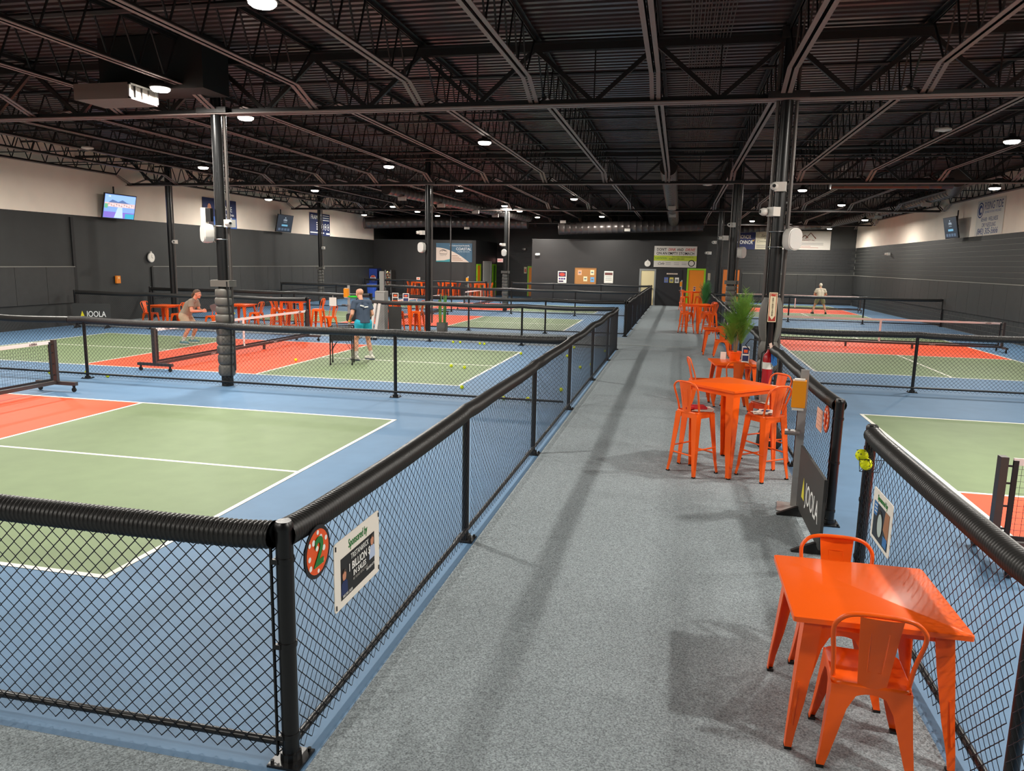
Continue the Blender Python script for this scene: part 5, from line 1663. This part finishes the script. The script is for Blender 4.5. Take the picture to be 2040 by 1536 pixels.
MB().bx(-.2, .2, -.3, .4, 0, 1.72).build('cabinet', RUBBER, v)
MB().bx(-.17, .17, -.31, -.3, 1.0, 1.62).build('lit_window', mat('glow_blue', '8fc4cc', .4, emit=('8fc4cc', .5)), v)
for k in range(4): MB().bx(-.17, .17, -.33, -.31, .98 + .18 * k, 1.0 + .18 * k).build('shelf', ALU, v)
MB().bx(-.17, .17, -.31, -.3, .1, .9).build('lower_panel', mat('cooler_grey', '6e6a60', .5), v)
v = thing('vending_machine', 'steel edged snack machine right of the lit cooler', 'vending machine', (-14.93, 43.15, 0))
MB().bx(-.2, .2, -.3, .4, 0, 1.78).build('cabinet', mat('snack_dark', '2a2623', .4), v)
MB().bx(-.23, -.17, -.34, -.3, 0.05, 1.78).bx(.17, .2, -.34, -.3, .05, 1.78).build('side_trim', ALU, v)
for k in range(6):
    MB().bx(-.16, .16, -.32, -.3, .75 + .16 * k, .765 + .16 * k).build('shelf', ALU, v)
    for q in range(4): MB().bx(-.14 + .075 * q, -.09 + .075 * q, -.318, -.302, .77 + .16 * k, .87 + .16 * k).build('snack_pack', (mat('snack_tan', 'a89468', .5), mat('snack_red', '93342c', .5), mat('snack_cream', 'd0c8a8', .5))[(k + q) % 3], v)
MB().lathe([(.04, -.305), (.04, -.315)], (-.05, 0, 1.66), 12, 0, 'Y').build('lamp', mat('warm_glow', 'f0d890', .5, emit=('f0d890', 2.0)), v)
b_ = thing('recycling_bin', 'blue wheelie bin below the round emblem drink machine', 'bin', (-15.3, 40.9, 0))
MB().loft([rsq(.2, .03, .05), rsq(.24, .04, .85)]).build('body', mat('bin_blue', '2f56b8', .5), b_, 40)
MB().loft([rsq(.26, .04, .85), rsq(.26, .04, .89), rsq(.22, .04, .92)]).build('lid', mat('bin_blue2', '2a4ca4', .5), b_, 40)
for s_ in (-1, 1): MB().lathe([(.06, -.02), (.06, .02)], (s_ * .2, .2, .06), 12, 0, 'X').build('wheel', RUBBER, b_)
b_ = thing('grey_post_box', 'pale post and box standing before the drink machines', 'cabinet', (-10.05, 29.9, 0))
MB().bx(-.1, .1, -.06, .06, 0, 1.9).build('post', ALU, b_)
MB().bx(-.28, .28, -.1, .1, .0, .95).build('box', mat('post_grey', '9a958c', .6), b_)
# smoke detectors on the joists
for k, (x, y, z_, lab) in enumerate(((9.15, 12.3, 5.2, 'white round detector on a joist over the block wall court'), (-11.3, 12.87, 5.2, 'round pinkish detector on a joist over the far half of the near courts'), (4.9, 20.4, 4.98, 'round detector on the truss beside the column with the tall plant'), (8.5, 30, 5.2, 'round detector on a joist left of the roof emblem banner'))):
    o = thing('smoke_detector', lab, 'smoke detector', (x, y, z_))
    MB().lathe([(.13, .06), (.15, .04), (.15, .015), (.1, 0)], n=20).build('housing', WHITE, o, 40)
    MB().lathe([(.05, .0), (.04, -.01)], n=12).build('sensor', PAPER, o)
    MB().tube([(0, 0, .05), (0, 0, .12)], .015, 6).build('mount', STEELD, o)

# lettering: turn the font outlines into real meshes
bpy.context.view_layer.update()
_dg = bpy.context.evaluated_depsgraph_get()
_done = {}
for o in [q for q in COL.objects if q.type == 'FONT']:
    if o.data.name not in _done:
        me = bpy.data.meshes.new_from_object(o.evaluated_get(_dg))
        _done[o.data.name] = me
    me = _done[o.data.name]
    n = bpy.data.objects.new('lettering', me)
    COL.objects.link(n)
    n.parent = o.parent
    n.location, n.rotation_euler, n.scale = o.location, o.rotation_euler, o.scale
    if o.get('fit') and len(me.vertices):
        xs = [v.co.x for v in me.vertices]
        n.scale.x = o['fit'] / max(max(xs) - min(xs), 1e-6)
    bpy.data.objects.remove(o)
